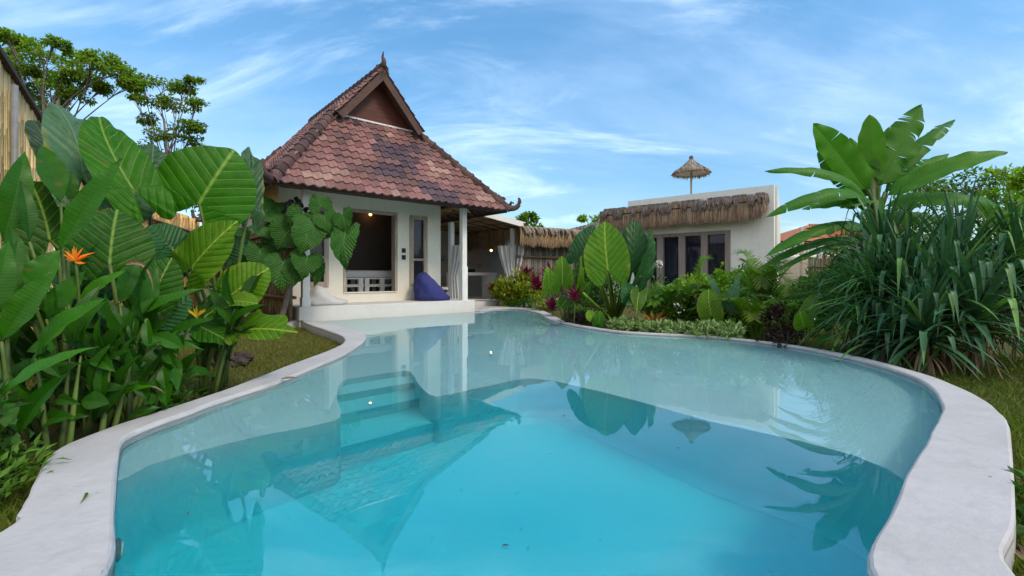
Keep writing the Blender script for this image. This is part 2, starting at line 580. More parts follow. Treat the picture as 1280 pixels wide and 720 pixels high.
def palm(name, label, base, fronds, leaflet, mat, seed, spread=1.0, height=1.0, group=None, cat='palm', tint=(1, 1, 1), w=.03, az=None):
    base = Vector(base)
    t = thing(name, base, label, cat, group)
    rs = random.Random(seed)
    st = MB()
    for k in range(fronds):
        a = (2 * PI * k / fronds + rs.uniform(-.3, .3)) if az is None else az[k % len(az)] + rs.uniform(-.15, .15)
        lean = rs.uniform(.35, 1.0) * spread
        hh = height * rs.uniform(.75, 1.1)
        d = Vector((math.cos(a), math.sin(a), 0))
        P0 = base + d * .05
        P1 = base + d * lean * .3 + Vector((0, 0, hh))
        P2 = base + d * lean + Vector((0, 0, hh * rs.uniform(.55, 1.0)))
        mb = MB()
        palm_frond(mb, P0, P1, P2, leaflet, 36, w, tuple(c * rs.uniform(.8, 1.15) for c in tint), .4, seed * 31 + k)
        mb.build('frond', mat, t)
    return t


def cordyline(name, label, base, n, L, Wd, mat, seed, stem_h=.3, group=None, cat='shrub', upright=.6, tint=(1, 1, 1), heads=1, spread=.2):
    base = Vector(base)
    t = thing(name, base, label, cat, group)
    rs = random.Random(seed)
    mb, st = MB(), MB()
    for hd in range(heads):
        off = Vector((rs.uniform(-spread, spread), rs.uniform(-spread, spread), 0)) if heads > 1 else Vector((0, 0, 0))
        hh = stem_h * (rs.uniform(.6, 1.1) if heads > 1 else 1)
        top = base + off + Vector((0, 0, hh))
        st.tube(bez(base, base + off * .8 + Vector((0, 0, hh * .4)), top, 5), .012, 6)
        for i in range(n):
            a = i * 2.4 + rs.uniform(-.3, .3)
            q = i / n
            el = upright * (0.25 + 1.2 * q) + rs.uniform(-.15, .15)
            d = Vector((math.cos(a) * math.cos(el), math.sin(a) * math.cos(el), math.sin(el)))
            P = top + Vector((0, 0, .12 * (q - .5)))
            l = L * rs.uniform(.75, 1.15)
            k = rs.uniform(.6, 1.4)
            strap(mb, P, P + d * l * .6 + Vector((0, 0, .05 * l)), P + d * l - Vector((0, 0, .18 * l * (1 - q))), Wd * rs.uniform(.8, 1.2), Vector((0, 0, 1)), .4, 6, tuple(c * k for c in tint), 1.0)
    st.build('stem', M['stem'], t)
    mb.build('foliage', mat, t)
    return t


def tree(name, label, base, trunk_pts, r0, clusters, n_per, L, Wd, mat, seed, group=None, bark=None, tint=(1, 1, 1), cat='tree', hue=.1, lean=True):
    """clusters: (centre, radii) of foliage masses; every one is reached by a limb from the trunk"""
    base = Vector(base)
    t = thing(name, base, label, cat, group)
    rs = random.Random(seed)
    tr, cr = MB(), MB()
    tp = [Vector(p) for p in trunk_pts]
    k = len(tp)
    tr.tube(tp, [r0 * (1 - .6 * i / (k - 1)) for i in range(k)], 10)
    for ci, (c, rad) in enumerate(clusters):
        c = Vector(c)
        q = rs.uniform(.45, 1.0)
        f = q * (k - 1)
        i = min(k - 2, int(f))
        st = tp[i].lerp(tp[i + 1], f - i)
        mid = st.lerp(c, .5) + Vector((0, 0, .12 * (c - st).length)) + Vector((rs.uniform(-.1, .1), rs.uniform(-.1, .1), 0)) * (c - st).length
        br = r0 * .32
        tr.tube(bez(st, mid, c, 8), [br * (1 - .8 * j / 8) for j in range(9)], 6, cap=False)
        pos = leaf_cloud(cr, c, rad, n_per, L, Wd, seed * 77 + ci, up=.1, tint=tint, var=.35, hue=hue, clumps=max(4, int(n_per / 40)), down=.25)
        for _ in range(10):
            p = Vector(pos[rs.randrange(len(pos))])
            tr.tube(bez(mid.lerp(c, rs.uniform(.3, 1)), c.lerp(p, .5) + Vector((0, 0, .05)), p, 4), [br * .35, br * .3, br * .22, br * .15, br * .1], 4, cap=False)
    tr.build('trunk', bark or M['bark'], t)
    cr.build('crown', mat, t)
    return t
# ------------------------------------------------------------------ palette
M = {}
M['wall'] = plaster('wall_plaster', (.76, .715, .61), (.45, .41, .34), .3)
M['terrace'] = plaster('terrace_plaster', (.64, .615, .59), (.52, .47, .42), .42, low=(.16, .22, (.55, .52, .46)))
M['coping'] = plaster('coping_plaster', (.50, .485, .485), (.30, .275, .26), .62, low=(-.03, .10, (.20, .18, .14)), line=(.002, .007, (.20, .19, .17)))
M['villa'] = plaster('villa_plaster', (.80, .775, .71), (.45, .43, .40), .35)
M['inner'] = plaster('room_shade_plaster', (.11, .09, .075), (.05, .04, .033), .4)  # interior shade put into the colour: plaster darkened so bounce light stays low
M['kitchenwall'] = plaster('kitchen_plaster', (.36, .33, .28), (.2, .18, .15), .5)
M['white'] = simple('white_paint', (.72, .70, .66), .55, .12, 5, 50, .2)
M['oldwood'] = simple('weathered_wood', (.36, .30, .24), .8, .7, 3, 30, .5, streak=(6, 6, .8))
M['greywood'] = simple('grey_wood', (.27, .225, .20), .75, .5, 3, 40, .4, streak=(8, 8, .6))
M['redwood'] = simple('red_wood', (.095, .027, .016), .5, .8, 2.5, 30, .3, streak=(.7, .7, 9))
M['darkwood'] = simple('dark_wood', (.055, .033, .024), .7, .5, 4, 40, .4)
M['barge'] = simple('barge_wood', (.085, .047, .035), .7, .55, 4, 40, .4)
def tile_mat():
    m, nt, out = new_mat('clay_tile')
    big = noise(nt, 1.1, 5, .6)
    fine = noise(nt, 16, 5, .65)
    k = mth(nt, 'ADD', mth(nt, 'MULTIPLY', big, .95), mth(nt, 'MULTIPLY', fine, 1.0))
    c = mixc(nt, 1.0, attr(nt), nd(nt, 'ShaderNodeCombineColor', ins={0: k, 1: k, 2: k}).outputs[0], 'MULTIPLY')
    soot = mth(nt, 'MULTIPLY', mth(nt, 'SUBTRACT', noise(nt, 3.2, 6, .7), .53, clamp=True), 4.0, clamp=True)
    c = mixc(nt, mth(nt, 'MULTIPLY', soot, .42), c, (.05, .04, .042))
    lich = mth(nt, 'GREATER_THAN', noise(nt, 24, 4, .6), .66)
    c = mixc(nt, mth(nt, 'MULTIPLY', lich, .35), c, (.26, .25, .21))
    finish(nt, out, c, .66, mth(nt, 'ADD', fine, noise(nt, 70, 4, .7)), .5, .008, .35)
    return m


M['tile'] = tile_mat()
M['ridge'] = simple('ridge_tile', (.085, .05, .045), .75, .7, 7, 40, .6)
M['bamboo'] = simple('bamboo_cane', (.80, .53, .21), .5, .5, 4, 30, .3, streak=(5, 5, 1.2))
M['bamboodark'] = simple('old_bamboo', (.17, .12, .07), .6, .6, 4, 30, .3, streak=(5, 5, 1.2))
M['mat'] = simple('woven_mat', (.32, .2, .09), .75, .5, 12, 80, .6)
M['thatch'] = simple('thatch_straw', (1, 1, 1), .85, .35, 8, 60, .4)
M['blue'] = simple('navy_canvas', (.034, .042, .17), .85, .3, 6, 120, .5)
M['cloth'] = simple('white_cotton', (.54, .53, .52), .9, .1, 5, 150, .4)
M['black'] = simple('black_plastic', (.012, .012, .013), .45, .2, 10)
M['steel'] = simple('dull_metal', (.25, .25, .25), .4, .3, 10)
M['bark'] = simple('tree_bark', (.16, .13, .10), .85, .6, 6, 30, .6)
M['stem'] = simple('green_stem', (.10, .15, .03), .5, .4, 8, 40, .2)
M['terracotta'] = simple('terracotta_tile', (.46, .15, .06), .7, .5, 6, 40, .4)
M['stump'] = simple('rotten_wood', (.07, .055, .05), .95, .9, 9, 25, 1.0)


def glass_mat(name, col=(.02, .022, .045)):
    m, nt, out = new_mat(name)
    p = nd(nt, 'ShaderNodeBsdfPrincipled', ins={'Base Color': (*col, 1), 'Roughness': .04, 'Specular IOR Level': .6})
    tr = nd(nt, 'ShaderNodeBsdfTransparent', ins={'Color': (.75, .78, .77, 1)})
    mx = nd(nt, 'ShaderNodeMixShader', ins={0: .45})
    nt.links.new(tr.outputs[0], mx.inputs[2]); nt.links.new(p.outputs[0], mx.inputs[1])
    nt.links.new(mx.outputs[0], out.inputs[0])
    return m


M['glass'] = glass_mat('window_glass')


def emit_mat(name, col, s):
    m, nt, out = new_mat(name)
    e = nd(nt, 'ShaderNodeEmission', ins={'Color': (*col, 1), 'Strength': s})
    nt.links.new(e.outputs[0], out.inputs[0])
    return m


M['bulb'] = emit_mat('warm_bulb', (1, .45, .11), 9)

# ------------------------------------------------------------------ pool outline
TOP = .035
P_L, P_R = Vector((-4.34, 9.46, 0)), Vector((-.99, 12.4, 0))
HU, HN = Vector((.7516, .6596, 0)), Vector((-.6596, .7516, 0))


def hp(s, t, z):
    return P_L + HU * s + HN * t + Vector((0, 0, z))


inner_px = [(135, 720), (143, 647), (148, 580), (153, 558), (167, 547), (200, 533), (237, 520), (267, 508), (309, 494), (350, 480), (397, 460), (425, 448), (440.6, 439), (453, 430), (457.5, 423), (452, 416.5), (432, 411), (405, 405.5), (386, 402.5)]
near_in = [(-1.0, .72), (-.6, .5), (0, .42), (.55, .5), (.92, .78), (1.03, 1.1)]
right_px = [(1084, 720), (1111, 653), (1133, 602), (1155, 564), (1173, 529), (1177, 511), (1164, 489), (1133, 471), (1067, 451), (978, 433), (889, 423), (800, 418.5), (760, 415), (711, 407), (686, 400), (671, 391.5), (642, 387.3), (616, 387.3), (600, 390)]
inner = [(G(*p).x, G(*p).y) for p in inner_px]
a = hp(.12, .08, 0); b = hp(4.36, .08, 0)
inner += [(a.x, a.y), (b.x, b.y)]
inner += [(G(*p).x, G(*p).y) for p in reversed(right_px)]
inner += list(reversed(near_in)) + [(-1.2, 1.1)]
IN = [tuple(p[:2]) for p in catmull(inner, 5, True)]

outer_px = [(0, 663), (20, 640), (37, 613), (52, 580), (77, 558), (133, 535), (200, 513), (290, 483.5), (353, 459), (397, 443), (419, 434), (428, 429), (431, 424.5), (428, 420), (419, 416), (403, 410.5), (388, 405.5), (378, 401), (374, 396)]
outer_r = [(1271, 720), (1270, 645), (1264, 545), (1258, 524), (1235, 502), (1200, 484), (1155, 467), (1067, 444), (978, 429), (889, 419.5), (800, 415), (760, 411.3), (711, 402.8), (697, 396.5), (676, 387.5), (642, 383.6), (612, 383), (602, 383.5)]
outer = [(G(*p, TOP).x, G(*p, TOP).y) for p in outer_px]
a = hp(.35, .3, 0); b = hp(4.3, .3, 0)
outer += [(a.x, a.y), (b.x, b.y)]
outer += [(G(*p, TOP).x, G(*p, TOP).y) for p in reversed(outer_r)]
outer += [(1.42, .75), (1.15, .25), (.6, -.02), (0, -.1), (-.7, -.02), (-1.35, .3), (-1.72, .85)]
OUT = [tuple(p[:2]) for p in catmull(outer, 5, True)]


def offset(loop, d):
    """move a closed loop sideways; positive d = to the left of its direction"""
    n = len(loop)
    res = []
    for i in range(n):
        a, b = np.array(loop[i - 1]), np.array(loop[(i + 1) % n])
        t = (b - a) / max(1e-9, np.linalg.norm(b - a))
        res.append((loop[i][0] - t[1] * d, loop[i][1] + t[0] * d))
    return res


def area(l):
    return .5 * sum(l[i - 1][0] * l[i][1] - l[i][0] * l[i - 1][1] for i in range(len(l)))


if area(IN) < 0: IN.reverse()
if area(OUT) < 0: OUT.reverse()
# both counter-clockwise: left of the direction is inside


def inside(pt, loop):
    x, y = pt
    c = False
    n = len(loop)
    for i in range(n):
        x1, y1 = loop[i - 1]
        x2, y2 = loop[i]
        if (y1 > y) != (y2 > y) and x < (x2 - x1) * (y - y1) / (y2 - y1) + x1:
            c = not c
    return c


def poly_faces(loops, z):
    ls = [[Vector((p[0], p[1], 0)) for p in l] for l in loops]
    tris = tessellate_polygon(ls)
    vs = [Vector((p[0], p[1], z)) for l in loops for p in l]
    fs = []
    for t in tris:
        a, b, c = (vs[i] for i in t)
        nz = (b - a).cross(c - a).z
        fs.append(tuple(t) if nz > 0 else tuple(t)[::-1])
    return vs, fs


def band(mb, l1, z1, l2, z2):
    n = len(l1)
    vs = [(*p, z1) for p in l1] + [(*p, z2) for p in l2]
    mb.add(vs, [(i, (i + 1) % n, n + (i + 1) % n, n + i) for i in range(n)])


# coping: rounded arrises, thick slab
mb = MB()
wob_ = np.random.RandomState(2)


def uneven(loop, d):
    n = len(loop)
    a = [d + .0045 * math.sin(i * .9 + 2 * math.sin(i * .23)) * math.sin(i * .37) for i in range(n)]
    o1_ = offset(loop, 1.0)
    return [(p[0] + (q[0] - p[0]) * k, p[1] + (q[1] - p[1]) * k) for p, q, k in zip(loop, o1_, a)]


i1, o1 = uneven(IN, -.013), uneven(OUT, .014)
i0, o0 = uneven(IN, -.004), uneven(OUT, .004)
mb.add(*poly_faces([o1, i1], TOP))
band(mb, i1, TOP, i0, TOP - .006); band(mb, i0, TOP - .006, IN, TOP - .02); band(mb, IN, TOP - .02, IN, -.12)
band(mb, o0, TOP - .006, o1, TOP); band(mb, OUT, TOP - .02, o0, TOP - .006); band(mb, OUT, -.45, OUT, TOP - .02)
coping = tag(mb.build('pool_coping', M['coping'], smooth=False), kind='structure')

# basin
m, nt, out = new_mat('pool_plaster')
f = noise(nt, 1.2, 5, .6); f2 = noise(nt, 22, 4, .6)
c = mixc(nt, mth(nt, 'MULTIPLY', f, .35), (.74, .80, .81), (.58, .63, .62))
c = mixc(nt, mth(nt, 'MULTIPLY', mth(nt, 'GREATER_THAN', noise(nt, 14, 2), .73), .25), c, (.3, .3, .27))
finish(nt, out, c, .8, f2, .2)
M['basin'] = m
ZS, ZF = -.2, -1.25


def GR(px, py, z):
    """point at depth z seen through the water surface"""
    dx, dy, dz = (px - CX) / F, 1.0, (HZ - py) / F
    k = H / -dz
    h_ = math.hypot(dx, dy)
    si = h_ / math.sqrt(h_ * h_ + dz * dz) / 1.33
    tt = si / math.sqrt(1 - si * si) * -z
    return Vector((dx * k + dx / h_ * tt, dy * k + dy / h_ * tt, z))


shelf_px = [(150, 612), (160, 596), (187, 581), (233, 567), (283, 555), (333, 543), (380, 534.5), (418, 526), (425, 521.5), (426, 514), (423, 505), (421, 495), (422, 484), (427, 477), (434, 474), (460, 470), (490, 465.7), (508, 463.2), (514, 464.5), (517, 469), (521, 477), (528, 486), (537, 493), (546, 495.5), (556, 494), (600, 484.5), (645, 475), (662, 472.8), (690, 475.5), (760, 491.5), (800, 502), (889, 527), (1000, 551), (1067, 569), (1111, 587), (1136, 604)]
path = [(GR(x, y, ZS).x, GR(x, y, ZS).y) for x, y in shelf_px]
path[0] = (path[0][0] - .12, path[0][1] - .05)
path.append((path[-1][0] + .2, path[-1][1] + .05))


def near_idx(p):
    return min(range(len(IN)), key=lambda i: (IN[i][0] - p[0]) ** 2 + (IN[i][1] - p[1]) ** 2)


ia, ib = near_idx(path[-1]), near_idx(path[0])
far_side = []
i = ia
while True:
    far_side.append(IN[i])
    if i == ib: break
    i = (i + 1) % len(IN)
mb = MB()
mb.add(*poly_faces([path + far_side[1:-1]], ZS))
n = len(path)
nrmp = []
for i in range(n):
    a, b = np.array(path[max(0, i - 1)]), np.array(path[min(n - 1, i + 1)])
    t = (b - a) / np.linalg.norm(b - a)
    nrmp.append((t[1], -t[0]))
cove = [(0, ZS), (.004, ZS - .02), (.008, ZF + .14), (.03, ZF + .05), (.09, ZF + .004)]
fac = [0.0 if 6 <= i <= 24 else min(1.0, max(6 - i, i - 24) / 3.0) for i in range(n)]
vs = []
for o, z in cove:
    for i in range(n):
        vs.append((path[i][0] + nrmp[i][0] * o * fac[i], path[i][1] + nrmp[i][1] * o * fac[i], z))
vs[-n:] = [(v[0], v[1], ZF + .004) for v in vs[-n:]]
cv_mb = MB()
cv_mb.add(vs, [(r * n + i, r * n + i + 1, (r + 1) * n + i + 1, (r + 1) * n + i) for r in range(len(cove) - 1) for i in range(n - 1)])
w = offset(IN, -.002)
mb.add(*poly_faces([offset(IN, -.05)], ZF))
prev = (w, -.1)
for o, z in ((.0, ZF + .2), (.02, ZF + .1), (.07, ZF + .03), (.16, ZF + .002)):
    cur = (offset(IN, o), z)
    band(cv_mb, prev[0], prev[1], cur[0], cur[1])
    prev = cur
bas_o = cv_mb
# steps in the notch, running along the terrace direction
nl, nr = Vector((*path[14], 0)), Vector((*path[17], 0))
su = (nr - nl).normalized(); sn = Vector((su.y, -su.x, 0))
for k, (d1, z) in enumerate(((.30, -.42), (.62, -.64), (1.02, -.88))):
    q = [nl - su * .25 + sn * (-.15), nl + su * .9 + sn * (-.15), nl + su * (.80 - .25 * d1) + sn * d1, nl + su * (-.22 - .33 * d1) + sn * d1]
    top = [(p.x, p.y, z) for p in q]; bot = [(p.x, p.y, ZF - .01) for p in q]
    mb.add(top + bot, [(0, 3, 2, 1), (3, 7, 6, 2), (0, 4, 7, 3), (1, 2, 6, 5)])
basin = tag(mb.build('pool_basin', M['basin'], smooth=False), kind='structure')
tag(cv_mb.build('pool_wall', M['basin'], smooth=True), kind='structure')

# water: clear surface over an absorbing body
m, nt, out = new_mat('pool_water')
tc = nd(nt, 'ShaderNodeTexCoord').outputs['Object']
wn = mth(nt, 'ADD', noise(nt, 1.6, 2, .5, tc), mth(nt, 'MULTIPLY', noise(nt, 9, 2, .5, tc), .06))
bm = nd(nt, 'ShaderNodeBump', ins={'Strength': .03, 'Distance': .05, 'Height': wn})
bk = nd(nt, 'ShaderNodeNewGeometry').outputs['Backfacing']
fz = nd(nt, 'ShaderNodeFresnel', ins={'IOR': mth(nt, 'SUBTRACT', 1.9, mth(nt, 'MULTIPLY', bk, .57)), 'Normal': bm.outputs[0]})
gl = nd(nt, 'ShaderNodeBsdfGlossy', ins={'Roughness': 0.0, 'Normal': bm.outputs[0]})
rf = nd(nt, 'ShaderNodeBsdfRefraction', ins={'Roughness': 0.0, 'IOR': 1.33, 'Normal': bm.outputs[0]})
mx = nd(nt, 'ShaderNodeMixShader', ins={0: fz.outputs[0], 1: rf.outputs[0], 2: gl.outputs[0]})
nt.links.new(mx.outputs[0], out.inputs['Surface'])
va = nd(nt, 'ShaderNodeVolumeAbsorption', ins={'Color': (0.0, .917, .972, 1), 'Density': 1.0})
nt.links.new(va.outputs[0], out.inputs['Volume'])
M['water'] = m
mb = MB()
wl = offset(IN, -.012)
vs, fs = poly_faces([wl], 0.0)
nb = len(vs)
vs2 = vs + [Vector((v.x, v.y, ZF - .3)) for v in vs]
fs2 = fs + [tuple(i + nb for i in f)[::-1] for f in fs] + [(i, nb + i, nb + (i + 1) % nb, (i + 1) % nb) for i in range(nb)]
mb.add(vs2, fs2)
tag(mb.build('pool_water', m, smooth=False), kind='structure')

# ground sheet with the pool cut out
m, nt, out = new_mat('lawn_soil')
f = noise(nt, 1.1, 6, .65); g = noise(nt, 26, 5, .7); h2 = noise(nt, 5.5, 5, .65)
c = ramp(nt, f, [(.3, (.10, .095, .03)), (.5, (.15, .125, .045)), (.7, (.20, .15, .07))])
c = mixc(nt, mth(nt, 'MULTIPLY', mth(nt, 'SUBTRACT', h2, .45, clamp=True), 4, clamp=True), c, (.075, .095, .02))
c = mixc(nt, mth(nt, 'MULTIPLY', g, .7), c, (.055, .06, .018))
finish(nt, out, c, .95, mth(nt, 'ADD', g, h2), .9, .03, .1)
M['lawn'] = m
mb = MB()
mid = offset(OUT, .08)
S = 400
mb.add(*poly_faces([[(-S, -S), (S, -S), (S, S), (-S, S)], mid], GZ))
tag(mb.build('ground', m, smooth=False), kind='structure')

# terrace (one poured slab under house, porch and kitchen)
mb = MB()


def hbox(mb, s0, s1, t0, t1, z0, z1, tint=(1, 1, 1)):
    mb.box(hp((s0 + s1) / 2, (t0 + t1) / 2, (z0 + z1) / 2), s1 - s0, t1 - t0, z1 - z0, (HU, HN), tint)


hbox(mb, 0, 4.457, 0, 7.2, -1.4, .31)
hbox(mb, 4.46, 9.4, 1.25, 5.4, -.4, .17)
ter = tag(mb.build('terrace', M['terrace'], smooth=False), kind='structure')
bv = ter.modifiers.new('round', 'BEVEL'); bv.width = .015; bv.segments = 2

# ------------------------------------------------------------------ sky and light
SUN_EL, SUN_AZ = math.radians(46), math.radians(128)     # azimuth clockwise from +Y
world = bpy.data.worlds.new('World')
bpy.context.scene.world = world
world.use_nodes = True
nt = world.node_tree
nt.nodes.clear()
wo = nt.nodes.new('ShaderNodeOutputWorld')
bg = nt.nodes.new('ShaderNodeBackground')
bg.inputs['Strength'].default_value = .15
sky = nt.nodes.new('ShaderNodeTexSky')
sky.sky_type = 'NISHITA'
sky.sun_disc = False
sky.sun_elevation = SUN_EL
sky.sun_rotation = SUN_AZ
sky.air_density = 1.0
sky.dust_density = .6
sky.ozone_density = 2.0
tc = nt.nodes.new('ShaderNodeTexCoord').outputs['Generated']
sp = nd(nt, 'ShaderNodeSeparateXYZ', ins={0: tc})
den = mth(nt, 'ADD', mth(nt, 'MAXIMUM', sp.outputs[2], 0.0), .34)
cv = nd(nt, 'ShaderNodeCombineXYZ', ins={0: mth(nt, 'DIVIDE', sp.outputs[0], den), 1: mth(nt, 'DIVIDE', sp.outputs[1], den), 2: 0.0})


def cloud(rot, sx, sy, scale, detail, rough, off, lo, hi, dist):
    mp = nd(nt, 'ShaderNodeMapping')
    mp.inputs['Rotation'].default_value = (0, 0, rot)
    mp.inputs['Scale'].default_value = (sx, sy, 1)
    mp.inputs['Location'].default_value = off
    nt.links.new(cv.outputs[0], mp.inputs['Vector'])
    v = noise(nt, scale, detail, rough, mp.outputs[0], dist)
    r = nd(nt, 'ShaderNodeMapRange', interpolation_type='SMOOTHSTEP', ins={'Value': v, 'From Min': lo, 'From Max': hi})
    return r.outputs[0]


wisps = cloud(.5, .6, 1.6, 1.9, 9, .62, (3.1, 1.7, 0), .47, .80, .7)
puffs = cloud(-.2, .65, 1.25, 1.35, 8, .56, (.4, 5.2, 0), .40, .68, .5)
veil = cloud(.2, .5, 1.0, .35, 4, .5, (7.7, 2.1, 0), .3, .8, .2)
SKYC = nd(nt, 'ShaderNodeHueSaturation', ins={'Hue': .49, 'Saturation': 1.25, 'Value': 1.0, 'Color': sky.outputs[0]}).outputs[0]
el = nd(nt, 'ShaderNodeMapRange', ins={'Value': sp.outputs[2], 'From Min': 0.0, 'From Max': .5, 'To Min': .62, 'To Max': 1.0}).outputs[0]
SKYC = mixc(nt, 1.0, SKYC, nd(nt, 'ShaderNodeCombineColor', ins={0: el, 1: el, 2: el}).outputs[0], 'MULTIPLY')
c = mixc(nt, mth(nt, 'MULTIPLY', puffs, .45), SKYC, (2.75, 3.85, 5.5))
c = mixc(nt, mth(nt, 'MULTIPLY', wisps, .7), c, (4.9, 6.0, 7.2))
c = mixc(nt, mth(nt, 'MULTIPLY', veil, .2), c, (3.1, 4.5, 6.2))
fill_cloud = nd(nt, 'ShaderNodeMapRange', interpolation_type='SMOOTHSTEP', ins={'Value': mth(nt, 'ADD', mth(nt, 'MULTIPLY', sp.outputs[1], -1.0), mth(nt, 'MULTIPLY', sp.outputs[2], .55)), 'From Min': .25, 'From Max': .8}).outputs[0]
bank = cloud(.9, .8, .9, .6, 6, .55, (11, 4, 0), .25, .6, .3)  # patchiness of the added fill cloud
c = mixc(nt, mth(nt, 'MULTIPLY', fill_cloud, mth(nt, 'ADD', .55, mth(nt, 'MULTIPLY', bank, .4))), c, (5.0, 5.1, 5.2))     # unseen white cloud added overhead and behind to whiten the fill light
nt.links.new(c, bg.inputs['Color'])
nt.links.new(bg.outputs[0], wo.inputs['Surface'])
sun = bpy.data.lights.new('sun', 'SUN')
sun.energy = 1.4
sun.angle = math.radians(15)
sun.color = (1, .90, .76)
so = bpy.data.objects.new('sun', sun)
C.objects.link(so)
sd = Vector((math.sin(SUN_AZ) * math.cos(SUN_EL), math.cos(SUN_AZ) * math.cos(SUN_EL), math.sin(SUN_EL)))
so.rotation_euler = (-sd).to_track_quat('-Z', 'Y').to_euler()
so.location = (0, 0, 30)

cam = bpy.data.cameras.new('camera')
cam.sensor_width = 36
cam.lens = F / 1280 * 36
cam.shift_y = -(360 - HZ) / 1280
cam.clip_start = .02
cam.clip_end = 2000
co = bpy.data.objects.new('camera', cam)
C.objects.link(co)
co.location = (0, 0, H)
co.rotation_euler = (PI / 2, 0, 0)
sc = bpy.context.scene
sc.camera = co
sc.view_settings.view_transform = 'Standard'
sc.view_settings.look = 'None'
sc.view_settings.exposure = .70
sc.view_settings.gamma = 1
sc.cycles.transparent_max_bounces = 16
sc.cycles.max_bounces = 12
sc.cycles.transmission_bounces = 12
sc.cycles.caustics_refractive = True
sc.cycles.caustics_reflective = True
sc.cycles.blur_glossy = 0.3
# ------------------------------------------------------------------ the small house
house = thing('house', hp(2, 3.5, .31), 'cream house with a steep brown clay tile roof beside the pool', 'house')
WS0, WS1, WT = -.11, 4.07, 1.08
mb = MB()
ZB, ZT = .31, 3.05
TH = .16


def wallseg(s0, s1, z0, z1): hbox(mb, s0, s1, WT, WT + TH, z0, z1)


wallseg(WS0, .44, ZB, ZT); wallseg(.44, .98, ZB, .70); wallseg(.44, .98, 2.57, ZT)
wallseg(.98, 1.325, ZB, ZT); wallseg(1.325, 2.753, ZB, .534); wallseg(1.325, 2.753, 2.60, ZT)
wallseg(2.753, 3.10, ZB, ZT); wallseg(3.10, 3.638, ZB, .70); wallseg(3.10, 3.638, 2.57, ZT); wallseg(3.638, WS1, ZB, ZT)
hbox(mb, WS0, WS0 + TH, WT + TH, 6.9, ZB, ZT)
hbox(mb, WS1 - TH, WS1, WT + TH, 6.9, ZB, ZT)
hbox(mb, WS0 + TH, WS1 - TH, 6.74, 6.9, ZB, ZT)
mb.build('wall', M['wall'], house, False)
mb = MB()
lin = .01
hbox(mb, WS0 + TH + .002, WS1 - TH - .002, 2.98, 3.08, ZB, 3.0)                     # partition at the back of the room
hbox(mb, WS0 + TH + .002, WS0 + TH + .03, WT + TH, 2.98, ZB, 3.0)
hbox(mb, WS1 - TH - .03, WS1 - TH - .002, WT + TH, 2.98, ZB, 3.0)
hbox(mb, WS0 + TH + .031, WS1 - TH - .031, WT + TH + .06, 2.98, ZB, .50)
mb.build('room_lining', M['inner'], house, False)  # dark lining carries the shade of the room in its colour
mb = MB()
hbox(mb, WS0 + .01, WS1 - .01, WT + .01, 6.85, 3.052, 3.09)
mb.build('ceiling', M['darkwood'], house, False)

# door opening: weathered frame
mb = MB()
for s0, s1, z0, z1 in ((1.325, 1.40, .534, 2.53), (2.678, 2.753, .534, 2.53), (1.325, 2.753, 2.53, 2.60)):
    hbox(mb, s0 + .002, s1 - .002, WT - .012, WT + TH + .03, z0, z1 - .002)
mb.build('door_frame', M['oldwood'], house, False)
mb = MB()
hbox(mb, 1.325, 2.753, WT - .03, WT + TH + .05, .536, .556)
mb.build('door_sill', M['white'], house, False)

# two narrow windows
for s0, s1 in ((.44, .98), (3.10, 3.638)):
    mb = MB()
    fw = .115
    for q in ((s0, s0 + fw, .70, 2.57), (s1 - fw, s1, .70, 2.57), (s0 + fw, s1 - fw, 2.57 - fw, 2.57), (s0 + fw, s1 - fw, .70, .70 + fw), (s0 + fw, s1 - fw, 1.36, 1.42)):
        hbox(mb, q[0] + .002, q[1] - .002, WT - .03, WT + .10, q[2] + .001, q[3] - .001)
    win = mb.build('window', M['oldwood'], house, False)
    mb = MB(); hbox(mb, s0 + fw - .01, s1 - fw + .01, WT + .03, WT + .036, .78, 2.48)
    mb.build('pane', M['glass'], win, False)
    mb = MB()
    n = 26
    vs, fs = [], []
    for i in range(n + 1):
        q = i / n
        for z, wd in ((.78, .30), (1.5, .16), (2.5, .30)):
            vs.append(hp(s1 - fw - wd * (1 - q), WT + .13 + .018 * math.sin(q * 26), z))
    for i in range(n):
        for j in range(2):
            fs.append((i * 3 + j, i * 3 + 3 + j, i * 3 + 4 + j, i * 3 + 1 + j))
    mb.add(vs, fs)
    mb.build('curtain', M['cloth'], win)
for z in (1.56, 1.38):
    mb = MB(); hbox(mb, 2.875, 2.985, WT - .014, WT - .001, z, z + .12)
    mb.build('light_switch', M['black'], house, False)

# posts of the porch
for s in (.158, 4.16):
    mb = MB()
    hbox(mb, s - .07, s + .07, .05, .19, .312, 2.74)
    hbox(mb, s - .085, s + .085, .035, .205, .312, 1.2 if s > 1 else .5)
    mb.build('post', M['white'], house, False)
mb = MB()
hbox(mb, -.3, 4.9, .06, .18, 2.745, 2.86)
mb.build('beam', M['darkwood'], house, False)

# roof ------------------------------------------------------------
E0, E1, T0, T1 = -.65, 5.25, -.5, 7.9
EZ, K = 2.72, 1.17
RS = (E0 + E1) / 2
DH = 1.86                     # run up to the gables
G0, G1 = 1.0, 6.4             # gable overhangs
SL = math.sqrt(1 + K * K)
rs = np.random.RandomState(5)


def roof_pt(side, along, run, lift=0.0):
    """side: 0 front, 1 back, 2 left, 3 right; along = s or t; run = plan distance from the eave"""
    z = EZ + K * run
    nrm = K / SL, 1 / SL
    o = -lift * nrm[0]
    z += lift * nrm[1]
    if side == 0: return hp(along, T0 + run + o, z)
    if side == 1: return hp(along, T1 - run - o, z)
    if side == 2: return hp(E0 + run + o, along, z)
    return hp(E1 - run - o, along, z)


mb = MB()
TW, CO = .205, .232
prof = [(-.5, .002), (-.36, -.006), (-.2, -.004), (-.05, .014), (.1, .034), (.25, .036), (.4, .016), (.5, .002)]


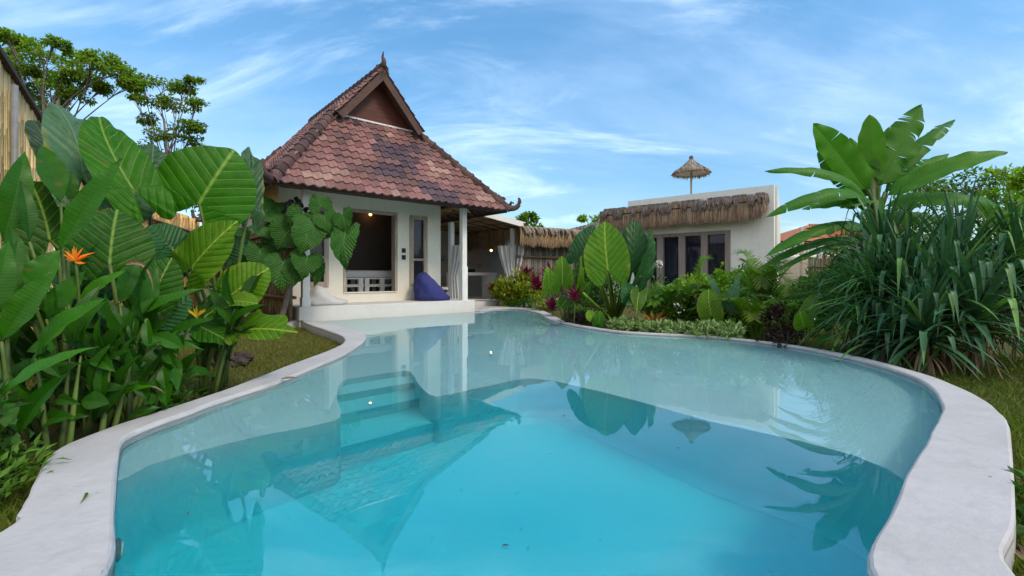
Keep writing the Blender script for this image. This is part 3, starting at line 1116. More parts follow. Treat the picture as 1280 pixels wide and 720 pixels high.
def patch(s, r):
    v = math.sin(s * 1.7 + 1.3 * math.sin(r * 2.1)) + .8 * math.sin(s * 3.1 - r * 4.3 + 1.0) + .5 * math.sin(r * 6 + s)
    return v


for side in range(4):
    maxrun = DH if side < 2 else (E1 - E0) / 2
    ncourse = int(maxrun * SL / CO) + 1
    lo, hi = (E0, E1) if side < 2 else (T0, T1)
    for r in range(ncourse):
        run0, run1 = (r * CO - .03) / SL, ((r + 1) * CO + .03) / SL
        rc = (run0 + run1) / 2
        if rc > maxrun: continue
        if side < 2:
            a, b = E0 + rc, E1 - rc
        else:
            a, b = (T0 + rc, T1 - rc) if rc < DH else (G0, G1)
        k0, k1 = math.floor((a - lo) / TW), math.ceil((b - lo) / TW)
        for k in range(k0, k1):
            cx_ = lo + (k + .5) * TW
            if cx_ < a - .02 or cx_ > b + .02: continue
            jit = rs.normal(0, .004)
            pv = .75 * patch(cx_, run0 * 1.2 + side * 3) + rs.normal(0, .35) + .25
            if side == 0 and abs(cx_ - (1.75 + (DH - run0) * .78)) < .30 + .22 * math.sin(run0 * 7 + 1): pv -= 1.9
            base = np.array((.225, .108, .097)) if pv > .1 else (np.array((.165, .088, .083)) if pv > -1.0 else np.array((.088, .055, .068)))
            if pv > 1.3: base = np.array((.30, .175, .145))
            col = base * rs.uniform(.78, 1.2)
            vs = []
            flip = 1 if side in (0, 3) else -1
            for (px, pz) in prof:
                al = cx_ + px * TW * flip
                vs.append(roof_pt(side, al, run0, .006 + pz + jit))
                vs.append(roof_pt(side, al, run0 - .004, .042 + pz + jit))
                vs.append(roof_pt(side, al, run1, .008 + pz + jit))
            fs = []
            for i in range(len(prof) - 1):
                q = i * 3
                fs += [(q, q + 3, q + 4, q + 1), (q + 1, q + 4, q + 5, q + 2)]
            mb.add(vs, fs, None, col)
roof = mb.build('roof', M['tile'], house, False)

# boarding under the tiles
mb = MB()


def rpoly(side, pts, lift=-.03):
    vs = [roof_pt(side, al, run, lift) for al, run in pts]
    vs2 = [roof_pt(side, al, run, lift - .035) for al, run in pts]
    n = len(pts)
    mb.add(vs + vs2, [tuple(range(n)), tuple(n + i for i in range(n))[::-1]] + [(i, n + i, n + (i + 1) % n, (i + 1) % n) for i in range(n)])


for side in (0, 1):
    rpoly(side, [(E0 + .04, .02), (E1 - .04, .02), (E1 - DH - .02, DH), (E0 + DH + .02, DH)])
HW = (E1 - E0) / 2
for side in (2, 3):
    rpoly(side, [(T0 + .04, .02), (T1 - .04, .02), (T1 - DH - .02, DH), (T0 + DH + .02, DH)])
    rpoly(side, [(G0 + .03, DH - .25), (G1 - .03, DH - .25), (G1 - .03, HW - .01), (G0 + .03, HW - .01)], -.032)
mb.build('roof_boarding', M['barge'], roof, False)
mb = MB()
for k in range(24):           # rafters seen under the eaves and porch
    al = E0 + .2 + k * .24
    p, q = roof_pt(0, al, .04, -.11), roof_pt(0, al, min(1.6, .1 + min(al - E0, E1 - al)), -.11)
    mb.tube([p, q], .03, 4)
for k in range(32):
    al = T0 + .2 + k * .25
    p, q = roof_pt(3, al, .04, -.11), roof_pt(3, al, min(1.3, .1 + min(al - T0, T1 - al)), -.11)
    mb.tube([p, q], .03, 4)
mb.build('rafters', M['darkwood'], roof, False)
mb = MB()
for side, a, b in ((0, E0, E1), (1, E0, E1), (2, T0, T1), (3, T0, T1)):
    p, q = roof_pt(side, a + .03, .03, -.07), roof_pt(side, b - .03, .03, -.07)
    d = (q - p).normalized()
    mb.box((p + q) / 2, (q - p).length, .03, .10, (d, Vector((-d.y, d.x, 0))))
mb.build('fascia_board', M['darkwood'], roof, False)


def caps(pts, r, name, mat, first=1.0):
    """overlapping half-round ridge tiles from the low end p to the high end q"""
    p, q = pts
    d = (q - p)
    L = d.length
    d = d.normalized()
    sd = d.cross(Vector((0, 0, 1))).normalized()
    up = sd.cross(d)
    n = max(1, int(L / .27))
    st = L / n
    mb = MB()
    for i in range(n):
        vs, fs = [], []
        tt = rs.uniform(.7, 1.35)
        rings = ((-.02, 1.13, 0), (.0, 1.22, 0), (.05, 1.2, 0), (.06, 1.05, 0), (st, .98, 0))
        for (o, k, _) in rings:
            for j in range(11):
                an = -0.35 + (PI + .7) * j / 10
                vs.append(p + d * (i * st + o) + sd * (math.cos(an) * r * k) + up * (math.sin(an) * r * k - .02))
        for a in range(len(rings) - 1):
            for j in range(10):
                fs.append((a * 11 + j, a * 11 + j + 1, (a + 1) * 11 + j + 1, (a + 1) * 11 + j))
        fs.append(tuple(range(11)))
        mb.add(vs, fs, None, (tt, tt * .95, tt * .95))
    return mb.build(name, mat, roof)


hips = [((E0, T0), (E0 + DH, T0 + DH)), ((E1, T0), (E1 - DH, T0 + DH)), ((E0, T1), (E0 + DH, T1 - DH)), ((E1, T1), (E1 - DH, T1 - DH))]
for (s0, t0), (s1, t1) in hips:
    p, q = hp(s0, t0, EZ + .03), hp(s1, t1, EZ + K * DH + .05)
    caps((p, q + (q - p).normalized() * .12), .115, 'hip_cap', M['ridge'])
    # upturned horn at the eave corner
    d = (p - q); d.z = 0; d.normalize()
    mb = MB()
    pts = [p + Vector((0, 0, .05)) - d * .28, p + d * .02 + Vector((0, 0, .03)), p + d * .17 + Vector((0, 0, .05)), p + d * .25 + Vector((0, 0, .14)), p + d * .27 + Vector((0, 0, .25)), p + d * .235 + Vector((0, 0, .31))]
    pts = [Vector(x) for x in catmull(pts, 4)]
    n = len(pts)
    mb.tube(pts, [.10 * (1 - .8 * i / (n - 1)) ** .8 for i in range(n)], 8)
    mb.tube([p + Vector((0, 0, .1)), p + d * .05 + Vector((0, 0, .2)), p + d * .12 + Vector((0, 0, .16))], [.05, .035, .02], 6)
    mb.tube([p - d * .34 + Vector((0, 0, .16 + .2)), p - d * .24 + Vector((0, 0, .30)), p - d * .15 + Vector((0, 0, .31)), p - d * .10 + Vector((0, 0, .27))], [.075, .06, .035, .012], 6)
    mb.build('horn', M['ridge'], roof)
caps((hp(RS, G0 - .03, EZ + K * HW + .05), hp(RS, G1 + .03, EZ + K * HW + .05)), .10, 'ridge_cap', M['ridge'])
for t_, sg in ((G0, -1), (G1, 1)):
    mb = MB()
    p = hp(RS, t_ - sg * .05, EZ + K * HW + .02)
    d = HN * sg
    pts = [p - d * .25, p + d * .0 + Vector((0, 0, .04)), p + d * .10 + Vector((0, 0, .09)), p + d * .12 + Vector((0, 0, .18)), p + d * .06 + Vector((0, 0, .27)), p + d * .07 + Vector((0, 0, .35)), p + d * .10 + Vector((0, 0, .42))]
    pts = [Vector(x) for x in catmull(pts, 4)]
    n = len(pts)
    mb.tube(pts, [.13 * (1 - .93 * (i / (n - 1)) ** .7) for i in range(n)], 8)
    mb.box(p + d * .03 + Vector((0, 0, -.02)), .3, .1, .16, (HU, HN))
    if sg < 0: mb.build('finial', M['ridge'], roof)
# barge boards and edge tiles on the gables
for t_, sg in ((G0, -1), (G1, 1)):
    for side in (2, 3):
        p, q = roof_pt(side, t_, DH - .03, -.10), roof_pt(side, t_, HW, -.10)
        d = (q - p).normalized()
        mb = MB()
        mb.box((p + q) / 2 + HN * sg * .02, (q - p).length + .1, .045, .17, (d, HN))
        mb.build('barge_board', M['barge'], roof, False)
        p, q = roof_pt(side, t_ - sg * .05, DH - .05, .035), roof_pt(side, t_ - sg * .05, HW, .035)
        caps((p, q), .055, 'verge_cap', M['ridge'])
    mb = MB()
    tp = t_ - sg * .34
    r0 = DH - .1
    tri = [(E0 + r0, EZ + K * r0), (E1 - r0, EZ + K * r0), (RS, EZ + K * HW - .06)]
    vs = [hp(s, tp, z) for s, z in tri] + [hp(s, tp - sg * .04, z) for s, z in tri]
    mb.add(vs, [(0, 1, 2), (5, 4, 3), (0, 3, 4, 1), (1, 4, 5, 2), (2, 5, 3, 0)])
    mb.build('gable_panel', M['redwood'], roof, False)
mb = MB()
p, q = roof_pt(0, E0 + DH, DH - .03, .03), roof_pt(0, E1 - DH, DH - .03, .03)
d = (q - p).normalized()
mb.box((p + q) / 2, (q - p).length, .06, .04, (d, HN))
mb.build('flashing', M['white'], roof, False)

# lamp in the room
lp = W(463, 268, 13.4)
lamp = MB()
lamp.tube([Vector((lp.x, lp.y, 3.04)), lp + Vector((0, 0, .07))], .006, 6)
lamp.tube([lp + Vector((0, 0, .10)), lp + Vector((0, 0, .03))], [.022, .026], 10)
lm = lamp.build('lamp', M['black'], house)


def ball(mb, c, r, nu=12, nv=8, sc=(1, 1, 1), tint=(1, 1, 1)):
    vs, fs = [], []
    for j in range(nv + 1):
        th = PI * j / nv
        for i in range(nu):
            ph = 2 * PI * i / nu
            vs.append((c[0] + r * sc[0] * math.sin(th) * math.cos(ph), c[1] + r * sc[1] * math.sin(th) * math.sin(ph), c[2] + r * sc[2] * math.cos(th)))
    for j in range(nv):
        for i in range(nu):
            fs.append((j * nu + i, (j + 1) * nu + i, (j + 1) * nu + (i + 1) % nu, j * nu + (i + 1) % nu))
    mb.add(vs, fs, None, tint)


mb = MB(); ball(mb, lp, .04); mb.build('bulb', M['bulb'], lm)

# bed of stacked pallets ------------------------------------------------
bed = thing('bed', hp(2.2, 2.4, .50), 'low bed of white pallets with a pale mattress inside the doorway', 'bed')
for lvl in range(2):
    for k in range(2):
        s0 = 1.12 + k * 1.03
        z0 = .502 + lvl * .20
        mb = MB()
        for j in range(7):
            hbox(mb, s0 + .004, s0 + 1.0, 1.72 + j * .17, 1.72 + j * .17 + .11, z0 + .165, z0 + .195)
        for j in range(3):
            hbox(mb, s0 + .004, s0 + 1.0, 1.72 + j * .52, 1.72 + j * .52 + .09, z0, z0 + .03)
            for b_ in range(3):
                hbox(mb, s0 + .006 + b_ * .43, s0 + .006 + b_ * .43 + .12, 1.722 + j * .52, 1.722 + j * .52 + .085, z0 + .031, z0 + .164)
        mb.build('pallet', M['white'], bed, False)
mb = MB()
hbox(mb, 1.10, 3.18, 1.74, 2.95, .90, 1.10)
mt = mb.build('mattress', M['cloth'], bed, False)
bv = mt.modifiers.new('round', 'BEVEL'); bv.width = .06; bv.segments = 3
mt['label'] = 'pale grey mattress'

# bean bag: tall slumped back, low front
bb = MB()
nu, nv = 40, 22
vs, fs = [], []
cb = hp(3.52, .62, .31)
rb_ = random.Random(3)
for j in range(nv + 1):
    th = .62 * PI * j / nv
    st_ = math.sin(th) if th < PI / 2 else 1 - .10 * ((th - PI / 2) / (.12 * PI)) ** 2
    for i in range(nu):
        ph = 2 * PI * i / nu
        x = math.copysign(abs(st_ * math.cos(ph)) ** .85, math.cos(ph)) * .50
        y = math.copysign(abs(st_ * math.sin(ph)) ** .85, math.sin(ph)) * .40
        zt = max(0.0, (math.cos(th) - math.cos(.62 * PI)) / (1 - math.cos(.62 * PI)))
        q = (x + .50) / 1.0
        e = min(1, max(0, (q - .22) / .72))
        top = .80 - .04 * q - .60 * (e * e * (3 - 2 * e)) * .45 - .60 * e * .55
        z = top * zt ** .62
        wr = .012 * math.sin(5 * ph + 9 * zt) + .008 * math.sin(11 * ph - 14 * zt) + .006 * math.sin(17 * x * 6 + 3 * y)
        x2 = x * (1 - .10 * zt) - .05 * zt + wr * .8
        vs.append(cb + HU * x2 + HN * (y * (1 - .35 * zt * (1 - q)) + wr) + Vector((0, 0, max(.003, z + wr * zt))))
for j in range(nv):
    for i in range(nu):
        fs.append((j * nu + i, (j + 1) * nu + i, (j + 1) * nu + (i + 1) % nu, j * nu + (i + 1) % nu))
fs.append(tuple(nv * nu + i for i in range(nu))[::-1])
bb.add(vs, fs)
tag(bb.build('bean_bag', M['blue']), 'navy blue bean bag slumped on the terrace by the narrow window', 'bean bag')

# white floor cushion
bb = MB()
vs, fs = [], []
cb = hp(.72, .55, .312)
for j in range(nv + 1):
    th = .62 * PI * j / nv
    st_ = math.sin(th) if th < PI / 2 else 1 - .10 * ((th - PI / 2) / (.12 * PI)) ** 2
    for i in range(nu):
        ph = 2 * PI * i / nu
        x = math.copysign(abs(st_ * math.cos(ph)) ** .7, math.cos(ph)) * .46
        y = math.copysign(abs(st_ * math.sin(ph)) ** .7, math.sin(ph)) * .36
        zt = max(0.0, (math.cos(th) - math.cos(.62 * PI)) / (1 - math.cos(.62 * PI)))
        q = (x + .46) / .92
        top = .13 + .30 * math.exp(-((q - .30) / .27) ** 2)
        wr = .010 * math.sin(6 * ph + 7 * zt)
        vs.append(cb + HU * (x + wr) + HN * (y * (1 - .4 * zt * (1 - q)) + wr) + Vector((0, 0, max(.003, top * zt ** .7 + wr * zt * .5))))
for j in range(nv):
    for i in range(nu):
        fs.append((j * nu + i, (j + 1) * nu + i, (j + 1) * nu + (i + 1) % nu, j * nu + (i + 1) % nu))
fs.append(tuple(nv * nu + i for i in range(nu))[::-1])
bb.add(vs, fs)
tag(bb.build('cushion', M['cloth']), 'white floor cushion slumped at the left end of the terrace', 'cushion')


# ------------------------------------------------------------------ thatch
def fringe(mb, p, q, out, drop, n, seed, layers=2, width=.035, top=(.20, .16, .125), low=(.30, .19, .10), bulge=.12, ragged=.2, clump=0):
    """hanging straw from edge p..q; out = outward horizontal unit vector"""
    rs2 = np.random.RandomState(seed)
    p, q, out = np.array(p), np.array(q), np.array(out)
    ax = (q - p) / np.linalg.norm(q - p)
    for ly in range(layers):
        frac = 1.0 if ly == 0 else .5
        colr = np.array(low if ly == 0 else top)
        m = int(n * (1.0 if ly == 0 else 1.1))
        t = rs2.uniform(0, 1, m)
        tl_ = np.linalg.norm(q - p)
        pull = np.zeros(m)
        clen = np.ones(m)
        if clump and ly == layers - 1:       # pointed tufts, each with its own length
            cc = rs2.uniform(0, 1, int(tl_ * clump))
            cl_len = rs2.uniform(.5, 1.0, len(cc))
            wh = rs2.randint(0, len(cc), m)
            dev = rs2.normal(0, .045, m)
            t = np.clip(cc[wh] + dev / tl_, 0, 1)
            pull = -dev * .8
            clen = cl_len[wh] * (1 - np.minimum(.5, np.abs(dev) * 5))
        # bundles make an uneven outline
        bund = .5 + .5 * np.sin(t * 60 + 3 * np.sin(t * 17 + seed))
        base = p + np.outer(t, q - p)
        tl = t * np.linalg.norm(q - p)
        tuft = .5 + .28 * np.sin(tl * 9 + 2.2 * np.sin(tl * 3.1 + seed)) + .22 * np.sin(tl * 23 + seed)
        ln = drop * frac * (1 - ragged * (.5 * rs2.uniform(0, 1, m) ** 1.5 + .5 * tuft) - .06 * bund)
        ln = ln * clen
        o0 = rs2.uniform(-.05, .04, m) + (.03 if ly else 0)
        sway = rs2.normal(0, .05, m)
        k = rs2.uniform(.45, 1.5, m)
        wd = width * rs2.uniform(.5, 1.3, m)
        vs = np.zeros((m, 6, 3))
        zt = rs2.uniform(-.03, .05, m)
        for r, f in enumerate((0, .4, 1.0)):
            c = base + np.outer(o0 + bulge * (1 if ly == 0 else 1.5) * (f ** .6), out) + np.outer(sway * f * ln * 2 + pull * f, ax)
            c[:, 2] += zt - ln * f
            wv = np.outer(wd * (1 - .85 * f ** 3) / 2, ax)
            vs[:, r * 2] = c - wv
            vs[:, r * 2 + 1] = c + wv
        fs = []
        for i in range(m):
            b_ = i * 6
            fs += [(b_, b_ + 1, b_ + 3, b_ + 2), (b_ + 2, b_ + 3, b_ + 5, b_ + 4)]
        hue = rs2.uniform(-.1, .1, (m, 1))
        tint = colr * k[:, None] * np.hstack([1 + hue, np.ones((m, 1)), 1 - hue])
        mb.add(vs.reshape(-1, 3), fs, None, np.repeat(tint, 6, axis=0))


# kitchen pavilion beside the house
kit = thing('pavilion', hp(7, 3, .17), 'open thatched kitchen pavilion with white curtains behind the house', 'pavilion')
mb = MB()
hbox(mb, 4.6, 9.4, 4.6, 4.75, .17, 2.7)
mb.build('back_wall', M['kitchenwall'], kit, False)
mb = MB()
p0, p1 = (4.55, 2.92), (7.16, 2.56)
for t0, t1 in ((1.06, 5.0),):
    vs = [hp(p0[0], t0, p0[1]), hp(p1[0], t0, p1[1]), hp(p1[0], t1, p1[1]), hp(p0[0], t1, p0[1])]
    vs2 = [v + Vector((0, 0, .05)) for v in vs]
    mb.add(vs + vs2, [(0, 1, 2, 3), (7, 6, 5, 4), (0, 4, 5, 1), (1, 5, 6, 2), (2, 6, 7, 3), (3, 7, 4, 0)])
mb.build('mat_ceiling', M['mat'], kit, False)
mb = MB()
for k in range(5):
    s = 4.9 + k * .55
    z = 2.92 - (s - 4.55) * .138 - .035
    mb.tube([hp(s, 1.1, z), hp(s, 5, z)], .022, 6)
for k in range(8):
    t = 1.3 + k * .5
    mb.tube([hp(4.6, t, 2.85), hp(7.1, t, 2.51)], .026, 6)
mb.build('bamboo_rafters', M['bamboodark'], kit)
mb = MB()
p, q = hp(4.7, 1.0, 2.93), hp(7.2, 1.0, 2.60)
d = (q - p).normalized()
mb.box((p + q) / 2, (q - p).length, .06, .17, (d, HN))
mb.build('rafter', M['white'], kit, False)
mb = MB()
fringe(mb, hp(7.16, .95, 2.62), hp(7.16, 5.0, 2.62), HU, .82, 1500, 11, 2, .03, (.21, .165, .115), (.22, .15, .08), .05, .3, 9)
fringe(mb, hp(6.95, .92, 2.50), hp(9.9, .92, 2.56), -HN, .68, 2600, 12, 2, .03, (.30, .235, .18), (.27, .18, .10), .10, .45, 10)
fringe(mb, hp(6.95, 1.1, 2.52), hp(9.9, 1.1, 2.60), -HN, .40, 1500, 13, 1, .03, (.30, .24, .18), (.33, .26, .20), .16, .4, 10)
mb.build('thatch', M['thatch'], kit)
mb = MB()
vs = [hp(7.1, .95, 2.50), hp(9.9, .95, 2.54), hp(9.9, 4.8, 2.60), hp(7.1, 4.8, 2.60)]
mb.add(vs + [v + Vector((0, 0, .06)) for v in vs], [(0, 1, 2, 3), (7, 6, 5, 4), (0, 4, 5, 1), (1, 5, 6, 2), (2, 6, 7, 3), (3, 7, 4, 0)])
mb.build('roof_deck', M['bamboodark'], kit, False)
mb = MB()
for k in range(14):           # pole layer on the underside of the front roof
    s = 7.2 + k * .2
    mb.tube([hp(s, 1.1, 2.47), hp(s, 4.6, 2.55)], .02, 6)
mb.build('bamboo_poles', M['bamboodark'], kit)
for px in (564, 641):
    Y = 13.6 if px < 600 else 15.3
    b_ = W(px, 346, Y)
    mb = MB()
    mb.box((b_.x, b_.y, 1.35), .13, .13, 2.36, (HU, HN))
    mb.build('post', M['white'], kit, False)


def tied_curtain(x0, x1, tie, Y, ztop, ztie, zbot, seed):
    """curtain hung between x0 and x1 (pixels), gathered at tie"""
    mb = MB()
    a, b_, t_ = W(x0, 346, Y), W(x1, 346, Y), W(tie, 346, Y)
    n = 40
    rows = 14
    vs, fs = [], []
    for r in range(rows + 1):
        q = r / rows
        z = ztop + (zbot - ztop) * q
        qt = (ztop - ztie) / (ztop - zbot)
        g = min(1, q / qt) ** 1.4 if q < qt else 1 - .25 * (q - qt) / (1 - qt)
        for i in range(n + 1):
            u = i / n
            x = a.lerp(b_, u).lerp(t_ + Vector(((u - .5) * .22, 0, 0)), g)
            fold = (.03 + .02 * (1 - g)) * math.sin(u * 19 + seed)
            vs.append((x.x, x.y + fold - .06, z + (.0 if q < qt else 0)))
    for r in range(rows):
        for i in range(n):
            k = r * (n + 1) + i
            fs.append((k, k + 1, k + n + 2, k + n + 1))
    mb.add(vs, fs)
    mb.build('curtain', M['cloth'], kit)


tied_curtain(566, 581, 567, 13.55, 1.85, .95, .3, 0)
tied_curtain(622, 641, 637, 15.25, 1.95, .95, .3, 1)
tied_curtain(642, 656, 644, 15.25, 1.95, .95, .3, 2)
# worktop, shelf and utensils
tbl = thing('kitchen_counter', hp(6.6, 3.4, .17), 'white kitchen counter with open front inside the thatched pavilion', 'counter')
mb = MB()
hbox(mb, 5.9, 7.6, 2.9, 3.6, .98, 1.08)
hbox(mb, 5.9, 6.05, 2.92, 3.58, .17, .978); hbox(mb, 7.45, 7.6, 2.92, 3.58, .17, .978)
mb.build('worktop', M['white'], tbl, False)
shelf = thing('shelf', hp(6.6, 4.5, 1.5), 'dark shelf of kitchen things on the pavilion back wall', 'shelf')
mb = MB()
hbox(mb, 5.8, 8.2, 4.36, 4.598, 1.45, 1.49)
hbox(mb, 5.85, 5.9, 4.45, 4.598, 1.30, 1.448); hbox(mb, 8.1, 8.15, 4.45, 4.598, 1.30, 1.448)
mb.build('board', M['oldwood'], shelf, False)
rk = random.Random(4)
for k, (s, hgt, r, m_, nm, lb) in enumerate(((5.95, .42, .12, 'black', 'kettle', 'dark kettle at the near end of the pavilion shelf'), (6.35, .20, .07, 'steel', 'pot', 'small dull metal pot on the pavilion shelf'), (6.7, .15, .09, 'white', 'bowl', 'white bowl on the pavilion shelf'), (7.2, .28, .06, 'black', 'bottle', 'dark bottle on the pavilion shelf'))):
    mb = MB()
    c = hp(s, 4.47, 1.495)
    mb.tube([c, c + Vector((0, 0, hgt * .55)), c + Vector((0, 0, hgt * .7)), c + Vector((0, 0, hgt))], [r, r, r * .6, r * .5], 14)
    tag(mb.build(nm, M[m_]), lb, nm)
stove = MB()
hbox(stove, 6.1, 6.7, 3.0, 3.5, 1.085, 1.20); hbox(stove, 6.15, 6.4, 3.05, 3.4, 1.203, 1.36)
tag(stove.build('stove', M['black'], None, False), 'black stove standing on the white kitchen counter', 'stove')
kl = W(614, 313, 17.2)
sconce = thing('wall_lamp', kl, 'small warm lamp glowing on the pavilion back wall', 'lamp')
mb = MB(); mb.tube([kl + Vector((0, 0, .12)), kl + Vector((0, 0, .05))], [.05, .09], 10); mb.build('shade', M['black'], sconce)
mb = MB(); ball(mb, kl, .04); mb.build('bulb', M['bulb'], sconce)
sk = thing('crate', hp(4.75, 2.3, .17), 'white slatted crate under the pavilion curtain', 'crate')
mb = MB()
for lvl in range(3):
    hbox(mb, 4.55, 5.2, 2.0, 2.6, .2 + lvl * .17, .27 + lvl * .17)
for s in (4.56, 5.12):
    hbox(mb, s, s + .07, 1.98, 1.998, .172, .62)
mb.build('slats', M['white'], sk, False)
# ------------------------------------------------------------------ white villa on the right
RC = Vector((7.92, 14.0, 0)); RD = Vector((-.761, .649, 0)); RO = Vector((-.649, -.761, 0))


def vp(k, o, z): return RC + RD * k + RO * o + Vector((0, 0, z))


def kpx(px, o=0.0):          # distance along the front at an image column (used once to read sizes off)
    r = (px - CX) / F
    b = RC + RO * o
    return (b.x - r * b.y) / (r * RD.y - RD.x)


villa = thing('villa', vp(3, -1, GZ), 'flat roofed white villa with a thatch awning over brown glass doors', 'villa')
mb = MB()
K1 = kpx(786)
KW0, KW1 = kpx(914), kpx(806)
back = [(RC.x, RC.y), (RC + RD * 9).to_2d(), (RC + RD * 9).to_2d() + Vector((3.2, 3.8)), (11.6, 20.2)]


def quad(mb, a, b, z0, z1, th=.14, n=RO):
    a, b = Vector((*a[:2], 0)), Vector((*b[:2], 0))
    d = (b - a).normalized(); nn = Vector((-d.y, d.x, 0))
    mb.box((a + b) / 2 + Vector((0, 0, (z0 + z1) / 2)), (b - a).length, th, z1 - z0, (d, nn))


quad(mb, vp(0, 0, 0), vp(KW0, 0, 0), GZ - .2, 3.70)
quad(mb, vp(KW0, 0, 0), vp(KW1, 0, 0), 2.42, 3.70)
quad(mb, vp(KW1, 0, 0), vp(K1, 0, 0), GZ - .2, 3.70)
quad(mb, vp(K1, 0, 0), vp(5.7, 0, 0), GZ - .2, 3.40)
quad(mb, vp(0, .0, 0) + Vector((.06, .09, 0)), (11.6, 20.2, 0), GZ - .2, 3.695)
mb.build('wall', M['villa'], villa, False)
mb = MB()
vs = [vp(.05, -.08, 3.2), vp(5.7, -.08, 3.2), vp(5.7, -5, 3.2), Vector((11.5, 20.1, 3.2))]
mb.add(vs + [v + Vector((0, 0, .12)) for v in vs], [(0, 1, 2, 3), (7, 6, 5, 4), (0, 4, 5, 1), (1, 5, 6, 2), (2, 6, 7, 3), (3, 7, 4, 0)])
mb.build('roof_slab', M['villa'], villa, False)
mb = MB()
edges = [kpx(p) for p in (914, 907, 885, 877, 857, 849, 830, 822, 813, 806)]
for a, b in zip(edges[0::2], edges[1::2]):
    mb.box(vp((a + b) / 2, 0, (2.38 + GZ) / 2), abs(b - a) - .004, .16, 2.38 - GZ, (RD, -RO))
mb.box(vp((KW0 + KW1) / 2, 0.004, 2.36), KW1 - KW0 - .004, .17, .115, (RD, -RO))
doors = mb.build('glass_door', M['greywood'], villa, False)
mb = MB()
mb.box(vp((KW0 + KW1) / 2, -.05, 1.1), KW1 - KW0 - .01, .008, 2.4, (RD, -RO))
mb.build('pane', M['glass'], doors, False)
mb = MB()
n = 160
vs, fs = [], []
for i in range(n + 1):
    k = KW0 + (KW1 - KW0) * i / n
    for z in (.0, 2.4):
        vs.append(vp(k, -.16 - .03 * math.sin(i * .9), z))
for i in range(n):
    fs.append((i * 2, i * 2 + 2, i * 2 + 3, i * 2 + 1))
mb.add(vs, fs)
mb.build('curtain', simple('grey_curtain', (.22, .21, .20), .9, .2), doors)
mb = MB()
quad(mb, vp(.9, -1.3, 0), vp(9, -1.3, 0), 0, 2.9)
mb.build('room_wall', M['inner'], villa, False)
# awning: tilted board with two courses of straw
mb = MB()
a, b = vp(.15, .0, 3.42), vp(5.65, 0, 3.42)
a2, b2 = vp(.28, .62, 3.20), vp(5.65, .62, 3.20)
vs = [a, b, b2, a2]
mb.add(vs + [v - Vector((0, 0, .04)) for v in vs], [(0, 1, 2, 3), (7, 6, 5, 4), (0, 4, 5, 1), (1, 5, 6, 2), (2, 6, 7, 3), (3, 7, 4, 0)])
awn = mb.build('awning_board', M['darkwood'], villa, False)
mb = MB()
fringe(mb, vp(.26, .56, 3.30), vp(5.6, .56, 3.30), RO, .74, 3800, 21, 2, .035, (.17, .13, .11), (.27, .178, .115), .04, .2, 12)
fringe(mb, vp(.20, .34, 3.42), vp(5.6, .34, 3.42), RO, .64, 4200, 22, 1, .024, (.2, .16, .13), (.155, .128, .112), .10, .15, 13)
fringe(mb, vp(.2, .04, 3.45), vp(5.6, .04, 3.45), RO, .54, 3600, 23, 1, .026, (.2, .16, .13), (.22, .19, .172), .26, .15, 12)
# gable end of the straw
fringe(mb, vp(.2, .0, 3.44), vp(.26, .6, 3.26), -RD, .55, 260, 24, 2, .035, (.22, .175, .15), (.28, .18, .11), .02, .3)
mb.build('thatch', M['thatch'], awn)

# parasol standing on the villa roof
pb = W(864, 242, 19.0)
px_, py_ = pb.x, pb.y
par = thing('parasol', (px_, py_, 3.32), 'shaggy straw parasol standing on the flat villa roof', 'parasol')
mb = MB(); mb.tube([(px_, py_, 3.32), (px_, py_, 5.75)], .04, 8); mb.build('pole', M['oldwood'], par)
mb = MB()
rs = np.random.RandomState(31)
N = 28
vs, fs = [], []
prf = [(.06, 5.70), (.26, 5.47), (.48, 5.31), (.68, 5.20)]
for r, z in prf:
    for i in range(N):
        an = 2 * PI * i / N
        vs.append((px_ + r * math.cos(an), py_ + r * math.sin(an), z - .02 * math.cos(an * 8)))
for j in range(3):
    for i in range(N):
        fs.append((j * N + i, j * N + (i + 1) % N, (j + 1) * N + (i + 1) % N, (j + 1) * N + i))
mb.add(vs, fs, None, (.27, .22, .17))
m = 2600
an = rs.uniform(0, 2 * PI, m); r0 = rs.uniform(.05, .66, m); ln = rs.uniform(.15, .34, m)
V = np.zeros((m, 4, 3))
r1 = np.minimum(r0 + ln, .72 + rs.uniform(0, .07, m))
zf = lambda r: np.interp(r, [.06, .26, .48, .68, .82], [5.72, 5.50, 5.34, 5.23, 5.06])
w = .018
ca, sa = np.cos(an), np.sin(an)
for q, (r, s) in enumerate(((r0, 1), (r0, -1), (r1, -.4), (r1, .4))):
    V[:, q, 0] = px_ + r * ca - s * w * sa; V[:, q, 1] = py_ + r * sa + s * w * ca; V[:, q, 2] = zf(r) + .01 + rs.uniform(0, .03, m)
tt = np.array((.30, .25, .20)) * rs.uniform(.4, 1.35, (m, 1))
mb.add(V.reshape(-1, 3), [(i * 4, i * 4 + 1, i * 4 + 2, i * 4 + 3) for i in range(m)], None, np.repeat(tt, 4, axis=0))
m = 700      # ragged hem
an = rs.uniform(0, 2 * PI, m); ln = rs.uniform(.02, .20, m) * rs.uniform(.3, 1, m)
V = np.zeros((m, 4, 3)); ca, sa = np.cos(an), np.sin(an)
for q, (r, s, d) in enumerate(((.70, 1, 0), (.70, -1, 0), (.71, -.3, 1), (.71, .3, 1))):
    V[:, q, 0] = px_ + r * ca - s * w * sa; V[:, q, 1] = py_ + r * sa + s * w * ca; V[:, q, 2] = 5.19 - d * ln
mb.add(V.reshape(-1, 3), [(i * 4, i * 4 + 1, i * 4 + 2, i * 4 + 3) for i in range(m)], None, np.repeat(np.array((.30, .19, .10)) * rs.uniform(.5, 1.3, (m, 1)), 4, axis=0))
mb.build('canopy', M['thatch'], par)
